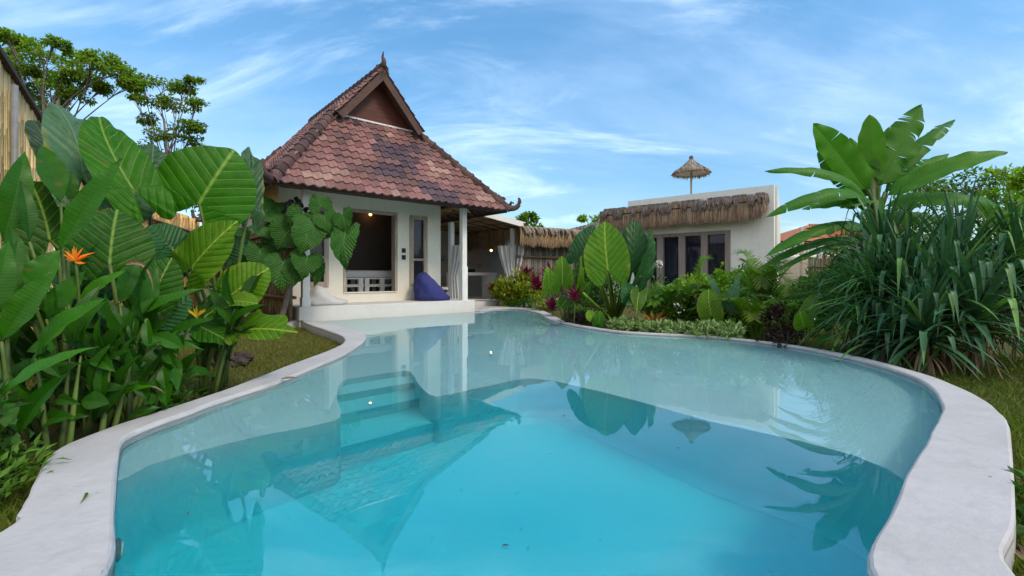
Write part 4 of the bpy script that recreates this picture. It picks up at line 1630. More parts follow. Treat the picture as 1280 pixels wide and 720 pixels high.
mb = MB(); mb.tube([(px_, py_, 5.66), (px_, py_, 5.75), (px_, py_, 5.84), (px_, py_, 5.88)], [.09, .075, .085, .05], 10, (.10, .085, .08)); mb.build('cap', M['thatch'], par)
mb = MB()
for i in range(8):
    an = 2 * PI * i / 8
    mb.tube([(px_ + .03 * math.cos(an), py_ + .03 * math.sin(an), 5.60), (px_ + .66 * math.cos(an), py_ + .66 * math.sin(an), 5.17)], .012, 5)
mb.build('rib', M['oldwood'], par)

# grey thatched ridge between pavilion and villa
th = thing('thatched_roof', W(715, 290, 21), 'low grey thatched roof far behind the elephant ears', 'roof')
mb = MB()
a, b = W(690, 293, 21), W(772, 272, 19.5)
o = Vector((-.3, -1, 0)).normalized()
for k, (dz, do) in enumerate(((0, 0), (-.22, .25), (-.44, .5))):
    fringe(mb, a + o * do + Vector((0, 0, dz)), b + o * do + Vector((0, 0, dz)), o, .5, 900, 41 + k, 1, .05, (.2, .18, .16), (.20, .185, .17), .3, .25)
mb.build('thatch', M['thatch'], th)
mb = MB()
vs = [a, b, b + o * .7 - Vector((0, 0, .75)), a + o * .7 - Vector((0, 0, .75)), b - o * 1.2 - Vector((0, 0, .9)), a - o * 1.2 - Vector((0, 0, .9))]
mb.add([v - Vector((0, 0, .05)) for v in vs], [(0, 1, 2, 3), (0, 5, 4, 1)])
mb.build('roof_deck', M['bamboodark'], th, False)

# neighbour's house with an orange roof, garden wall, timber post
nb_ = thing('neighbour_house', W(1015, 330, 26), 'far white house with an orange tiled roof behind the banana', 'house')
mb = MB()
o0 = W(982, 346, 26); 
mb.box((o0.x + 3.6, o0.y + 2, 1.2), 7.2, 4, 2.6); mb.build('wall', M['villa'], nb_, False)
mb = MB()
zr0, zr1 = W(0, 302, 26).z, W(0, 276, 26).z
vs = [(o0.x - .5, o0.y - .6, zr0), (o0.x + 8, o0.y - .6, zr0), (o0.x + 8, o0.y + 2, zr1), (o0.x + 2.6, o0.y + 2, zr1), (o0.x - .5, o0.y + 4.6, zr0), (o0.x + 8, o0.y + 4.6, zr0)]
mb.add(vs, [(0, 1, 2, 3), (0, 3, 4), (4, 3, 2, 5)])
mb.add([(v[0], v[1], v[2] - .1) for v in vs], [(0, 3, 2, 1), (0, 4, 3), (4, 5, 2, 3)])
for k in range(34):          # tile rolls
    x = o0.x + 2.6 + k * .16
    mb.tube([(x, o0.y - .62, zr0 + .03), (x, o0.y + 2, zr1 + .03)], .05, 5)
mb.build('roof', M['terracotta'], nb_, False)
mb = MB()
rail0 = W(978, 312, 24.5)
for z in (2.55, 2.05):
    mb.box((rail0.x + 2.6, rail0.y, z), 5.2, .06, .07)
for k in range(30):
    mb.box((rail0.x + .1 + k * .18, rail0.y, 2.3), .05, .05, .5)
mb.box((rail0.x + 2.6, rail0.y + .1, 1.98), 5.2, .5, .08)
mb.build('railing', M['white'], nb_, False)
gw = MB()
a, b = W(968, 346, 17.0), W(1044, 346, 15.2)
quad(gw, a, b, GZ - .2, W(0, 326, 16).z, .16)
quad(gw, b, b + Vector((3.5, -1.2, 0)), GZ - .2, 1.2, .16)
tag(gw.build('garden_wall', plaster('garden_wall_plaster', (.56, .52, .43), (.3, .27, .22), .5), None, False), 'cream garden wall between the villa and the banana', 'wall')
po = MB(); pp = W(1002, 346, 14.6)
po.tube([(pp.x, pp.y, GZ - .1), (pp.x + .02, pp.y, 1.0), (pp.x, pp.y, W(0, 284, 14.6).z)], [.075, .07, .06], 8)
tag(po.build('timber_post', M['oldwood']), 'weathered round timber post in front of the cream garden wall', 'post')


# ------------------------------------------------------------------ bamboo fences
def bamboo_fence(name, label, a, b, z0, z1, dia, mat, seed, rails=(), slant=0.0, capm=None, group=None, jit=.0, node=True):
    a, b = Vector((*a[:2], 0)), Vector((*b[:2], 0))
    d = (b - a); L = d.length; d.normalize(); nn = Vector((-d.y, d.x, 0))
    t = thing(name, a + Vector((0, 0, z0)), label, 'fence', group)
    rs = random.Random(seed)
    mb = MB()
    n = int(L / dia)
    for i in range(n):
        p = a + d * (dia * (i + .5)) + nn * rs.uniform(-.008, .008)
        top = z1 + rs.uniform(-jit, jit)
        k = rs.uniform(.55, 1.35)
        h_ = rs.uniform(-.07, .07)
        pts, rad = [], []
        z = z0
        r = dia * .5 * rs.uniform(.9, 1.02)
        off = rs.uniform(.1, .4)
        while True:
            zz = min(top, z + off)
            pts.append(p + Vector((0, 0, z))); rad.append(r)
            if zz < top and node:
                pts += [p + Vector((0, 0, zz - .012)), p + Vector((0, 0, zz))]; rad += [r * .98, r * 1.14]
                z = zz + .012
                off = rs.uniform(.25, .42)
            else:
                pts.append(p + Vector((0, 0, top))); rad.append(r); break
        mb.tube(pts, rad, 6, (k * (1 + h_), k, k * (1 - h_)))
    mb.build('canes', mat, t)
    mb = MB()
    for z in rails:
        for s in (-1, 1):
            mb.tube([a + nn * s * dia * .9 + Vector((0, 0, z)), b + nn * s * dia * .9 + Vector((0, 0, z + .01))], dia * .42, 7)
    if rails: mb.build('rail', M['bamboodark'], t)
    if capm:
        mb = MB()
        mb.box((a + b) / 2 + Vector((0, 0, z1 + .03)), L + .06, dia * 2.2, .05, (d, nn))
        mb.build('capping', capm, t, False)
    return t


fa, fb = Vector((-3.4, 2.5, 0)), Vector((-7.2, 7.25, 0))
ft = bamboo_fence('bamboo_fence', 'tall split bamboo fence with a dark capping at the left edge', fa, fb, GZ - .1, 3.02, .072, M['bamboo'], 1, (), 0, M['darkwood'])
mb = MB(); q = fa.lerp(fb, .47); mb.tube([Vector((q.x + .07, q.y + .04, GZ)), Vector((q.x + .07, q.y + .04, 2.9))], .03, 8)
mb.build('pipe', M['steel'], ft)
bamboo_fence('bamboo_fence', 'brown bamboo fence behind the large elephant ears', (-7.25, 7.4, 0), (-10.4, 15.4, 0), GZ - .1, 2.75, .09, M['bamboo'], 2, (.6, 2.3), jit=.05)
bs = bamboo_fence('bamboo_fence', 'dark round bamboo screen along the left side of the terrace', hp(-.12, .12, 0), hp(-.12, 9.0, 0), .0, 2.25, .085, M['bamboodark'], 3, (.5, 1.9))
kb = MB(); hbox(kb, -.22, -.03, .05, 9.0, -.3, 0.0)
tag(kb.build('kerb', M['terrace'], None, False), kind='structure')
bamboo_fence('bamboo_fence', 'grey slatted bamboo screen under the low thatch eave', hp(7.1, 1.35, 0), hp(10.1, 1.35, 0), GZ, 2.3, .1, simple('grey_bamboo', (.2, .18, .15), .8, .5, 4, 30, .3), 4, (.5, 1.6), jit=.03, node=False)
bamboo_fence('slat_fence', 'dark slat fence behind the banana and the garden wall', W(1010, 346, 13.5), W(1080, 346, 12.5), GZ, 1.5, .07, M['bamboodark'], 5, (1.2,), jit=.06, node=False)
bamboo_fence('board_fence', 'grey board fence half hidden behind the strappy plants at right', W(1230, 346, 9.4), W(1420, 346, 7.8), GZ, 1.45, .12, M['greywood'], 6, (), jit=.03, node=False)

# ------------------------------------------------------------------ leaf materials
M['aloc'] = leaf_mat('elephant_ear_leaf', (.033, .145, .005), (.28, .42, .08), nv=6.2, rough=.44, transl=.4, vein_amt=.78, vein_w=.05, mid_w=.05, bump=.7)
M['alocY'] = leaf_mat('yellowing_leaf', (.085, .20, .010), (.42, .50, .08), nv=7.5, rough=.46, transl=.38, vein_amt=.8, vein_w=.05, mid_w=.05, bump=.55, edge=(.36, .36, .03))
M['alocB'] = leaf_mat('bluish_leaf', (.042, .10, .045), (.15, .24, .12), nv=6.5, rough=.36, transl=.15, vein_amt=.5, vein_w=.06, mid_w=.05, bump=.9, edge=(.30, .30, .05))
M['alocD'] = leaf_mat('dark_leaf', (.015, .06, .016), (.06, .13, .04), nv=7, rough=.36, transl=.12, vein_amt=.4, vein_w=.09, mid_w=.05, bump=.8)
M['heli'] = leaf_mat('heliconia_leaf', (.026, .128, .004), (.15, .30, .03), nv=24, rough=.36, transl=.28, vein_amt=.07, vein_w=.3, mid_w=.05, bump=.10)
M['philo'] = leaf_mat('lobed_leaf', (.022, .098, .007), (.12, .24, .05), nv=9, rough=.34, transl=.22, vein_amt=.5, vein_w=.08, mid_w=.05, bump=.8)
M['banana'] = leaf_mat('banana_leaf', (.060, .185, .012), (.30, .45, .08), nv=30, rough=.46, transl=.3, vein_amt=.06, vein_w=.3, mid_w=.04, bump=.08, var=.2)
M['strap'] = leaf_mat('strap_leaf', (.042, .120, .054), (.07, .17, .07), nv=1, rough=.42, transl=.12, vein_amt=.2, vein_w=.1, mid_w=.25, bump=.1, spec=.4)
M['palm'] = leaf_mat('palm_leaf', (.085, .17, .025), nv=1, rough=.45, transl=.25, vein_amt=.1, mid_w=.2, bump=.1)
M['lime'] = leaf_mat('lime_leaf', (.17, .30, .02), nv=3, rough=.5, transl=.35, vein_amt=.1, mid_w=.1, bump=.2)
M['green'] = leaf_mat('shrub_leaf', (.065, .155, .018), nv=3, rough=.5, transl=.25, vein_amt=.1, mid_w=.1, bump=.2)
M['deep'] = leaf_mat('deep_green_leaf', (.036, .092, .014), nv=3, rough=.5, transl=.2, vein_amt=.1, mid_w=.1, bump=.2)
M['croton'] = leaf_mat('yellow_green_leaf', (.20, .25, .015), nv=3, rough=.45, transl=.25, vein_amt=.2, mid_w=.12, bump=.2)
M['red'] = leaf_mat('crimson_leaf', (.16, .018, .05), (.26, .04, .08), nv=2, rough=.4, transl=.2, vein_amt=.2, mid_w=.15, bump=.2, trcol=(1.6, .5, .8))
M['purple'] = leaf_mat('purple_leaf', (.042, .022, .022), (.07, .04, .03), nv=2, rough=.5, transl=.15, vein_amt=.2, mid_w=.12, bump=.2, trcol=(1.3, .7, .8))
M['orange'] = leaf_mat('orange_leaf', (.30, .13, .03), (.35, .25, .06), nv=2, rough=.5, transl=.2, vein_amt=.3, mid_w=.12, bump=.2, trcol=(1.2, .9, .6))
M['varieg'] = leaf_mat('variegated_leaf', (.46, .54, .26), (.08, .19, .04), nv=1, rough=.5, transl=.2, vein_amt=.75, mid_w=.75, vein_w=.05, bump=.1)
M['dry'] = simple('dry_leaf', (.24, .165, .09), .8, .6, 8, 40, .4)
M['petal'] = leaf_mat('flame_petal', (.75, .20, .012), (.8, .35, .02), nv=1, rough=.45, transl=.3, vein_amt=.2, mid_w=.2, bump=.1, trcol=(1.2, .9, .4))
M['petalY'] = leaf_mat('faded_petal', (.6, .38, .02), (.6, .4, .1), nv=1, rough=.5, transl=.3, vein_amt=.2, mid_w=.2, bump=.1, trcol=(1.2, 1, .4))
M['white_fl'] = simple('white_petal', (.7, .7, .64), .7, .1)
M['pseudo'] = simple('banana_stem', (.17, .19, .06), .55, .6, 3, 30, .3, streak=(9, 9, .7))
M['grass'] = leaf_mat('grass_blade', (.10, .13, .022), nv=1, rough=.6, transl=.25, vein_amt=.1, mid_w=.1, bump=.1)
M['weed'] = leaf_mat('weed_leaf', (.09, .20, .02), nv=2, rough=.5, transl=.3, vein_amt=.15, mid_w=.1, bump=.2)
CAMP = Vector((0, 0, H))


def face(A, B, tilt=(0, 0, 0)):
    m = (Vector(A) + Vector(B)) / 2
    return (CAMP - m).normalized() + Vector(tilt)


def big_leaf(root, base, mat, a, b, wpx, tilt=(0, 0, .3), outline=ALOC, seed=0, tint=(1, 1, 1), r=.016, fold=.12, arch=.08, wave=.018, out=None, lobes=0, lobe_amp=0, pleat=0, rings=9, stalk_tint=(1, 1, 1), curl=0.0, name='leaf'):
    A, B = W(*a), W(*b)
    L = (B - A).length
    xm = max(p[0] for p in outline)
    wd = wpx / F * (a[2] + b[2]) / 2 / (2 * xm * L)
    mb = MB()
    broad_leaf(mb, A, B, face(A, B, tilt), wd, outline, fold, arch, wave, curl, seed, tint, rings, lobes, lobe_amp, pleat)
    o = mb.build(name, mat, root)
    if base is not None:
        st = MB()
        stalk(st, base, A, r * 1.5, r * .75, out, 10, stalk_tint)
        st.build('stalk', M['stalkg'], o)
    return o


M['stalkg'] = simple('leaf_stalk', (.085, .13, .026), .45, .35, 6, 40, .15)

# ------------------------------------------------------------------ elephant ears at left
GLEFT = 'elephant ears on the left bank'
b1 = Vector((-3.15, 4.05, GZ))
p = thing('elephant_ear', b1, 'tallest elephant ear with a bluish leaf, against the bamboo fence', 'elephant ear', GLEFT)
big_leaf(p, b1, M['alocB'], (104, 217, 4.1), (68, 130, 4.3), 68, (.35, 0, .55), ALOC, 1, (1.35, 1.35, 1.4), wave=.03)
big_leaf(p, b1, M['aloc'], (166, 236, 4.0), (124, 146, 4.15), 66, (.2, 0, .25), ALOC, 2, (1.0, 1.05, 1), fold=.2, wave=.03)
big_leaf(p, b1, M['alocD'], (150, 222, 4.5), (178, 279, 4.35), 78, (0, 0, .8), ALOC, 3, (1.6, 1.6, 1.8), wave=.03)
big_leaf(p, b1, M['alocB'], (188, 226, 4.8), (192, 180, 4.9), 52, (.5, 0, .6), ALOC, 4, (1.1, 1.1, 1.0), wave=.03)
big_leaf(p, b1, M['aloc'], (62, 300, 4.0), (36, 226, 4.1), 74, (-.1, 0, .2), ALOC, 5, (.55, .6, .6))
big_leaf(p, b1, M['alocB'], (60, 186, 4.9), (40, 150, 5.0), 34, (.5, 0, .6), ALOC, 6, (.6, .6, .6))
b2 = Vector((-2.75, 4.45, GZ))
p = thing('elephant_ear', b2, 'elephant ear holding the broad upright sunlit leaf beside the house', 'elephant ear', GLEFT)
big_leaf(p, b2, M['aloc'], (249, 254, 4.35), (293, 187, 4.5), 112, (-.25, 0, .3), OVAL, 7, (1.1, 1.1, 1), fold=.16, wave=.02, rings=11)
big_leaf(p, b2, M['alocB'], (312, 258, 4.6), (310, 183, 4.75), 34, (1.3, 0, .5), ALOC, 8, (1.2, 1.2, 1.1), wave=.035)
big_leaf(p, b2, M['alocD'], (214, 309, 4.1), (183, 283, 4.0), 56, (.1, 0, .8), ALOC, 9, (1.6, 1.7, 1.6), wave=.03, pleat=.03)
big_leaf(p, b2, M['alocY'], (240, 334, 4.1), (297, 276, 4.1), 58, (.3, .2, .9), ALOC, 10, (1, 1, 1), wave=.03)
big_leaf(p, b2, M['alocD'], (205, 338, 4.2), (236, 290, 4.3), 50, (-.1, 0, .6), ALOC, 11, (1.2, 1.2, 1.2), wave=.03)
big_leaf(p, b2, M['alocD'], (275, 318, 4.7), (310, 300, 4.8), 44, (.1, 0, .9), ALOC, 12, (1.3, 1.3, 1.3), wave=.03)
b3 = Vector((-2.72, 4.1, GZ))
p = thing('elephant_ear', b3, 'low elephant ear with yellowing leaves reaching over the lawn', 'elephant ear', GLEFT)
big_leaf(p, b3, M['alocY'], (293, 366, 4.25), (336, 335, 4.35), 60, (-.1, 0, .5), ROUND, 13, (1.15, 1.1, 1), out=W(262, 390, 4.2))
big_leaf(p, b3, M['alocY'], (284, 378, 4.1), (322, 380, 4.0), 38, (0, 0, .9), ROUND, 14, (1.15, 1.1, 1), out=W(255, 395, 4.1))
big_leaf(p, b3, M['alocY'], (303, 413, 4.0), (372, 416, 3.95), 58, (.15, .1, .9), ALOC, 15, (.95, .95, 1), wave=.04, fold=.3, out=W(262, 395, 4.0), lobes=4, lobe_amp=.25)
big_leaf(p, b3, M['aloc'], (262, 392, 4.2), (306, 368, 4.3), 48, (0, 0, 1), ALOC, 16, (.8, .85, .8), wave=.03, out=W(245, 395, 4.1))
big_leaf(p, b3, M['aloc'], (250, 408, 4.0), (296, 432, 3.9), 40, (0, 0, 1.2), ALOC, 17, (.7, .8, .7), wave=.03, out=W(240, 405, 4.0))
b4 = Vector((-2.72, 3.3, GZ))
p = thing('elephant_ear', b4, 'elephant ear with one wide drooping leaf behind the orange flower', 'elephant ear', GLEFT)
big_leaf(p, b4, M['aloc'], (137, 330, 3.3), (147, 262, 3.45), 88, (.1, 0, .25), OVAL, 18, (.8, .82, .8), fold=.2)
big_leaf(p, b4, M['aloc'], (190, 372, 3.4), (215, 322, 3.5), 56, (.1, 0, .6), ALOC, 19, (.7, .75, .7))
big_leaf(p, b4, M['alocD'], (110, 360, 3.5), (82, 320, 3.6), 60, (.1, 0, .6), ALOC, 20, (1.2, 1.3, 1.2))
big_leaf(p, b4, M['alocD'], (200, 400, 3.5), (240, 372, 3.6), 52, (.1, 0, .9), ALOC, 21, (1.3, 1.4, 1.3))

# ------------------------------------------------------------------ heliconias at left
GH = 'heliconias along the left coping'


def paddle(root, base, a, b, wpx, tilt=(0, 0, .3), seed=0, tint=(1, 1, 1), fold=.35, arch=.08, mat='heli', r=.012, name='leaf', stalked=True, out=None, twist=0.0):
    A, B = W(*a), W(*b)
    mb = MB()
    paddle_leaf(mb, A, B, face(A, B, tilt), wpx / F * (a[2] + b[2]) / 2 * .80, arch, fold, .03, 5, 24, seed, tint, twist=twist)
    o = mb.build(name, M[mat], root)
    if stalked and base is not None:
        st = MB()
        stalk(st, base, A, r * 1.5, r * .6, out, 8)
        st.build('stalk', M['stalkg'], o)
    return o


hb1 = Vector((-2.62, 2.42, GZ))
p = thing('heliconia', hb1, 'front heliconia whose long pale blade leans out over the left coping', 'heliconia', GH)
paddle(p, hb1 + Vector((.02, .0, 0)), (2, 427, 2.35), (74, 334, 2.45), 40, (-.3, 0, .3), 1, (1, 1, 1))
paddle(p, hb1 + Vector((.1, .1, 0)), (45, 448, 2.5), (134, 373, 2.45), 42, (-.1, 0, .8), 2, (1.1, 1.1, 1))
paddle(p, hb1 + Vector((-.1, -.1, 0)), (-6, 502, 2.15), (122, 433, 2.2), 30, (-.1, 0, 1.0), 3, (1.0, 1.05, 1))
paddle(p, Vector((-2.50, 2.30, GZ)), (24, 543, 2.3), (88, 464, 2.25), 34, (-.4, 0, .3), 4, (1.15, 1.15, 1.1))
paddle(p, Vector((-2.50, 2.30, GZ)), (22, 541, 2.3), (2, 498, 2.35), 26, (.4, 0, .3), 5, (.9, .9, .9))
paddle(p, hb1, (8, 380, 2.6), (22, 300, 2.7), 34, (.2, 0, .1), 6, (.7, .7, .7))
paddle(p, hb1, (-12, 400, 2.4), (10, 300, 2.5), 36, (.2, 0, .2), 7, (.9, .9, .9))
hb2 = Vector((-2.72, 2.85, GZ))
p = thing('heliconia', hb2, 'heliconia with an orange flame flower and a tall diagonal blade', 'heliconia', GH)
paddle(p, hb2, (3, 302, 2.8), (31, 189, 2.95), 40, (.2, 0, .1), 8, (.95, .95, .95))
paddle(p, hb2, (76, 254, 3.1), (52, 181, 3.2), 36, (.2, 0, .1), 9, (.8, .8, .8))
paddle(p, hb2, (73, 315, 2.85), (154, 197, 3.0), 36, (-.2, 0, .5), 10, (1.1, 1.15, 1), arch=.05)
paddle(p, hb2, (37, 302, 2.8), (25, 224, 2.85), 22, (.6, 0, .1), 11, (.5, .55, .5))
paddle(p, hb2, (85, 250, 3.3), (91, 215, 3.35), 20, (.2, 0, .1), 12, (.7, .7, .7))
paddle(p, hb2, (36, 364, 2.6), (75, 312, 2.7), 40, (-.2, 0, .4), 13, (1.05, 1.05, 1))
paddle(p, hb2, (58, 399, 2.7), (107, 338, 2.8), 32, (-.2, 0, .3), 14, (1.0, 1.0, 1))
paddle(p, hb2, (98, 377, 2.9), (158, 338, 3.0), 20, (-.1, 0, .7), 15, (1.5, 1.3, .9))
paddle(p, hb2, (20, 360, 2.7), (12, 282, 2.8), 30, (.4, 0, .2), 16, (.7, .7, .7))


def flame(root, c, size, mat, seed, n=7):
    rs = random.Random(seed)
    mb = MB()
    for i in range(n):
        a = -1.15 + 2.3 * i / (n - 1)
        d = Vector((math.sin(a) * 1.0, rs.uniform(-.3, .3), math.cos(a) * .9 + .1)).normalized()
        q = c + Vector((0, 0, size * .12 * rs.uniform(-1, 1)))
        strap(mb, q, q + d * size * .5, q + d * size * rs.uniform(.75, 1.1), size * .22, Vector((0, -1, .4)), .5, 6, tuple(k * rs.uniform(.8, 1.15) for k in (1, 1, 1)))
    return mb.build('flower', mat, root)


fc = W(95, 325, 2.72)
fl = flame(p, fc, .085, M['petal'], 3, 8)
st = MB(); stalk(st, hb2 + Vector((.1, 0, 0)), fc, .010, .007); st.build('stalk', M['stalkg'], fl)
mb = MB()
for dx, dz in ((.075, .01), (.105, .03), (-.07, -.005), (.05, -.03)):
    strap(mb, fc, fc + Vector((dx * .5, 0, dz)), fc + Vector((dx, .01, dz + .015)), .022, Vector((0, -1, .6)), .5, 5)
mb.build('bract', M['petal'], fl)
hb3 = Vector((-2.52, 3.05, GZ))
p = thing('heliconia', hb3, 'heliconia with a faded yellow flower and dark drooping blades beside the lawn', 'heliconia', GH)
paddle(p, hb3, (145, 434, 2.9), (148, 390, 2.95), 24, (.2, 0, .1), 17, (.7, .7, .7))
paddle(p, hb3, (148, 408, 3.0), (257, 360, 3.2), 20, (-.1, 0, .8), 18, (.95, 1, .9), arch=.1)
paddle(p, hb3, (100, 470, 2.75), (165, 436, 2.8), 22, (0, 0, .7), 19, (.4, .45, .4))
paddle(p, hb3, (140, 500, 2.9), (194, 482, 2.85), 13, (0, 0, .8), 20, (1.6, 1.3, .7))
paddle(p, hb3, (165, 430, 3.1), (218, 390, 3.2), 26, (-.1, 0, .4), 21, (.55, .6, .55))
paddle(p, hb3, (150, 380, 3.1), (170, 320, 3.2), 28, (.3, 0, .3), 22, (.6, .65, .6))
paddle(p, hb3, (175, 400, 3.2), (196, 330, 3.3), 26, (.3, 0, .3), 23, (.7, .75, .7))
paddle(p, hb3, (205, 425, 3.3), (268, 398, 3.3), 22, (0, 0, .9), 24, (.8, .85, .8))
paddle(p, hb3, (212, 440, 3.2), (222, 490, 3.1), 22, (.3, 0, .3), 25, (.7, .75, .7))
paddle(p, hb3, (190, 440, 3.2), (255, 438, 3.2), 16, (0, 0, 1), 26, (.8, .85, .8), arch=.2)
fc = W(247, 396, 3.4)
fl = flame(p, fc, .085, M['petalY'], 5, 7)
st = MB(); stalk(st, hb3 + Vector((.05, .1, 0)), fc, .010, .007); st.build('stalk', M['stalkg'], fl)
for q0, q1, q2, w_, up_ in ((W(158, 330, 3.1), W(190, 318, 3.1), W(192, 366, 3.1), .03, Vector((0, -1, 0))), (W(172, 486, 2.9), W(192, 480, 2.9), W(206, 492, 2.9), .025, Vector((0, 0, 1))), (W(118, 470, 2.8), W(125, 480, 2.8), W(119, 500, 2.8), .03, Vector((0, -1, 0)))):
    mb = MB()          # dead curled leaf
    strap(mb, q0, q1, q2, w_, up_, .8, 10)
    mb.build('dead_leaf', M['dry'], p)
# bare canes and shaded leaves filling the clumps
rs = random.Random(8)
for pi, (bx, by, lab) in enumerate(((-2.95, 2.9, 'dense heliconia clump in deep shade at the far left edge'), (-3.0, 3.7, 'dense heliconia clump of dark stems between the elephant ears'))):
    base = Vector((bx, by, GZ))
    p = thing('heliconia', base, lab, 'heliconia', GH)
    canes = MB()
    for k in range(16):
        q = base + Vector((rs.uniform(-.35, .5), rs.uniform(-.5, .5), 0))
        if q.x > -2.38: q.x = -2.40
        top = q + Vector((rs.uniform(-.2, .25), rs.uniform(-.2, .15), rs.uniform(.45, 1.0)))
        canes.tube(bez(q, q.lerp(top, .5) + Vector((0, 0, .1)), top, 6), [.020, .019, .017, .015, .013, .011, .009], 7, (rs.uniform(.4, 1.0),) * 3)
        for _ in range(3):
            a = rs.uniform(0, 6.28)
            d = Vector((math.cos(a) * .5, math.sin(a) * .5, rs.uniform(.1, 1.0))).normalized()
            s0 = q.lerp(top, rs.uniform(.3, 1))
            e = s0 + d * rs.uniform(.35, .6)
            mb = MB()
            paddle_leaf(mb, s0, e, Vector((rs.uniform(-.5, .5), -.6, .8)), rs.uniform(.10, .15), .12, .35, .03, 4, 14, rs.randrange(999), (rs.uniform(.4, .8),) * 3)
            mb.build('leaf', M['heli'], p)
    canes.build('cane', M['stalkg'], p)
# pale shoots in front, next to the coping
sh = thing('heliconia', (-2.42, 2.62, GZ), 'row of pale bare heliconia shoots hugging the left coping', 'heliconia', GH)
mb = MB()
for k, (px, py, Y, tx, ty) in enumerate(((75, 556, 2.55, 88, 440), (84, 545, 2.6, 101, 445), (125, 530, 2.75, 140, 440), (138, 525, 2.85, 168, 440))):
    q, t_ = W(px, py + 18, Y), W(tx, ty, Y + .08)
    q.z = GZ
    mb.tube(bez(q, q.lerp(t_, .5) + Vector((0, 0, .06)), t_, 7), [.018, .017, .0155, .014, .012, .009, .007, .005], 8, (rs.uniform(.6, 1.5),) * 3)
mb.build('cane', M['stalkg'], sh)
for k in range(52):
    mb = MB()
    kk = k % 26
    a = W(50 + kk * 7.2, rs.uniform(420, 545 - kk * 1.6), 2.55 + kk * .024 - .06 * (k // 26))
    b = a + Vector((rs.uniform(-.2, .25), rs.uniform(-.1, .1), rs.uniform(-.15, .35)))
    if b.x > -2.3: b.x = -2.3
    paddle_leaf(mb, a, b, Vector((rs.uniform(-.5, .5), -1, .6)), rs.uniform(.06, .11), .15, .4, .02, 3, 12, k, (rs.uniform(.45, .95),) * 3)
    mb.build('leaf', M['heli'], sh)

# low weeds in the near left corner
bush('weed_clump', 'bright green creeping weeds at the near left corner of the coping', 'weeds', (-2.36, 1.93, GZ), (.24, .36, .20), 800, .06, .022, M['weed'], 51, lift=.16, up=.5, clumps=20, stems=60, stem_r=.003)
bush('weed_clump', 'dark trifoliate weeds under the front heliconia', 'weeds', (-2.62, 2.15, GZ), (.35, .3, .30), 420, .075, .05, M['deep'], 52, lift=.25, up=.5, clumps=12, stems=30, stem_r=.003, tint=(1.2, 1.3, 1.1))
bush('fern', 'feathery dark green fern at the lawn edge below the heliconias', 'fern', (-2.66, 3.45, GZ), (.28, .3, .20), 450, .12, .03, M['green'], 53, lift=.15, up=.3, clumps=16, stems=30, stem_r=.003, tint=(.7, .8, .7))

# stump on the lawn
sb = G(292, 458, GZ)
mb = MB()
vs, fs = [], []
rs2 = np.random.RandomState(12)
nu, nv = 28, 14
for j in range(nv + 1):
    for i in range(nu):
        th, ph = PI * j / nv, 2 * PI * i / nu
        r = 1 + .22 * math.sin(3 * ph + 2 * th) + .15 * math.sin(7 * ph - 3 * th) + rs2.normal(0, .07)
        x = .21 * r * math.sin(th) * math.cos(ph); y = .11 * r * math.sin(th) * math.sin(ph); z = .085 * r * math.cos(th) + .04 + .18 * max(0, x) * .6
        vs.append((sb.x + x, sb.y + y, max(GZ - .02, GZ + .02 + z)))
for j in range(nv):
    for i in range(nu):
        fs.append((j * nu + i, (j + 1) * nu + i, (j + 1) * nu + (i + 1) % nu, j * nu + (i + 1) % nu))
mb.add(vs, fs)
tag(mb.build('stump', M['stump'], None, False), 'rotten dark stump lying on the small left lawn', 'stump')

# ------------------------------------------------------------------ lobed philodendron at the house corner
pb_ = hp(-.45, -.15, GZ)
p = thing('philodendron', pb_, 'large philodendron with lobed leaves climbing the left corner of the house', 'philodendron')
hub = W(372, 318, 9.6)
mb = MB()
mb.tube(bez(pb_, pb_.lerp(hub, .5) + Vector((.1, 0, .1)), hub + Vector((0, 0, .3)), 8), [.06, .06, .055, .05, .05, .045, .04, .035, .03], 8)
mb.build('trunk', M['bark'], p)
PH = [((391, 276, 8.9), (391, 308, 8.8), 42, (0, 0, .5)), ((362, 288, 9.0), (347, 312, 8.9), 42, (.1, 0, .6)), ((309, 305, 9.1), (287, 334, 9.0), 44, (.1, 0, .5)), ((354, 328, 8.8), (353, 367, 8.7), 42, (0, 0, .4)),
      ((384, 322, 8.8), (377, 349, 8.7), 34, (0, 0, .4)), ((338, 262, 9.2), (312, 274, 9.1), 38, (.2, 0, 1)), ((428, 269, 8.9), (436, 293, 8.8), 26, (-.5, 0, .3)), ((431, 293, 8.8), (434, 341, 8.7), 30, (-.1, 0, .2)),
      ((401, 258, 9.1), (390, 243, 9.2), 26, (0, 0, .6)), ((396, 330, 9.0), (392, 360, 8.95), 18, (.5, 0, .2)), ((330, 283, 9.1), (338, 300, 9.0), 32, (0, 0, .7)), ((355, 268, 9.3), (340, 252, 9.4), 30, (0, 0, 1)),
      ((320, 330, 9.2), (335, 355, 9.1), 34, (0, 0, .6)), ((404, 285, 9.2), (414, 262, 9.3), 24, (0, 0, .5)), ((345, 300, 9.4), (322, 318, 9.3), 34, (0, 0, .7)), ((298, 285, 9.4), (282, 300, 9.3), 30, (0, 0, .7)),
      ((384, 292, 8.75), (375, 318, 8.7), 34, (.1, 0, .5)), ((378, 268, 8.95), (366, 290, 8.9), 34, (0, 0, .7)), ((372, 335, 8.85), (366, 360, 8.75), 30, (0, 0, .5)), ((325, 312, 9.0), (318, 340, 8.9), 36, (.1, 0, .5)), ((405, 270, 8.95), (412, 292, 8.9), 26, (-.2, 0, .4))]
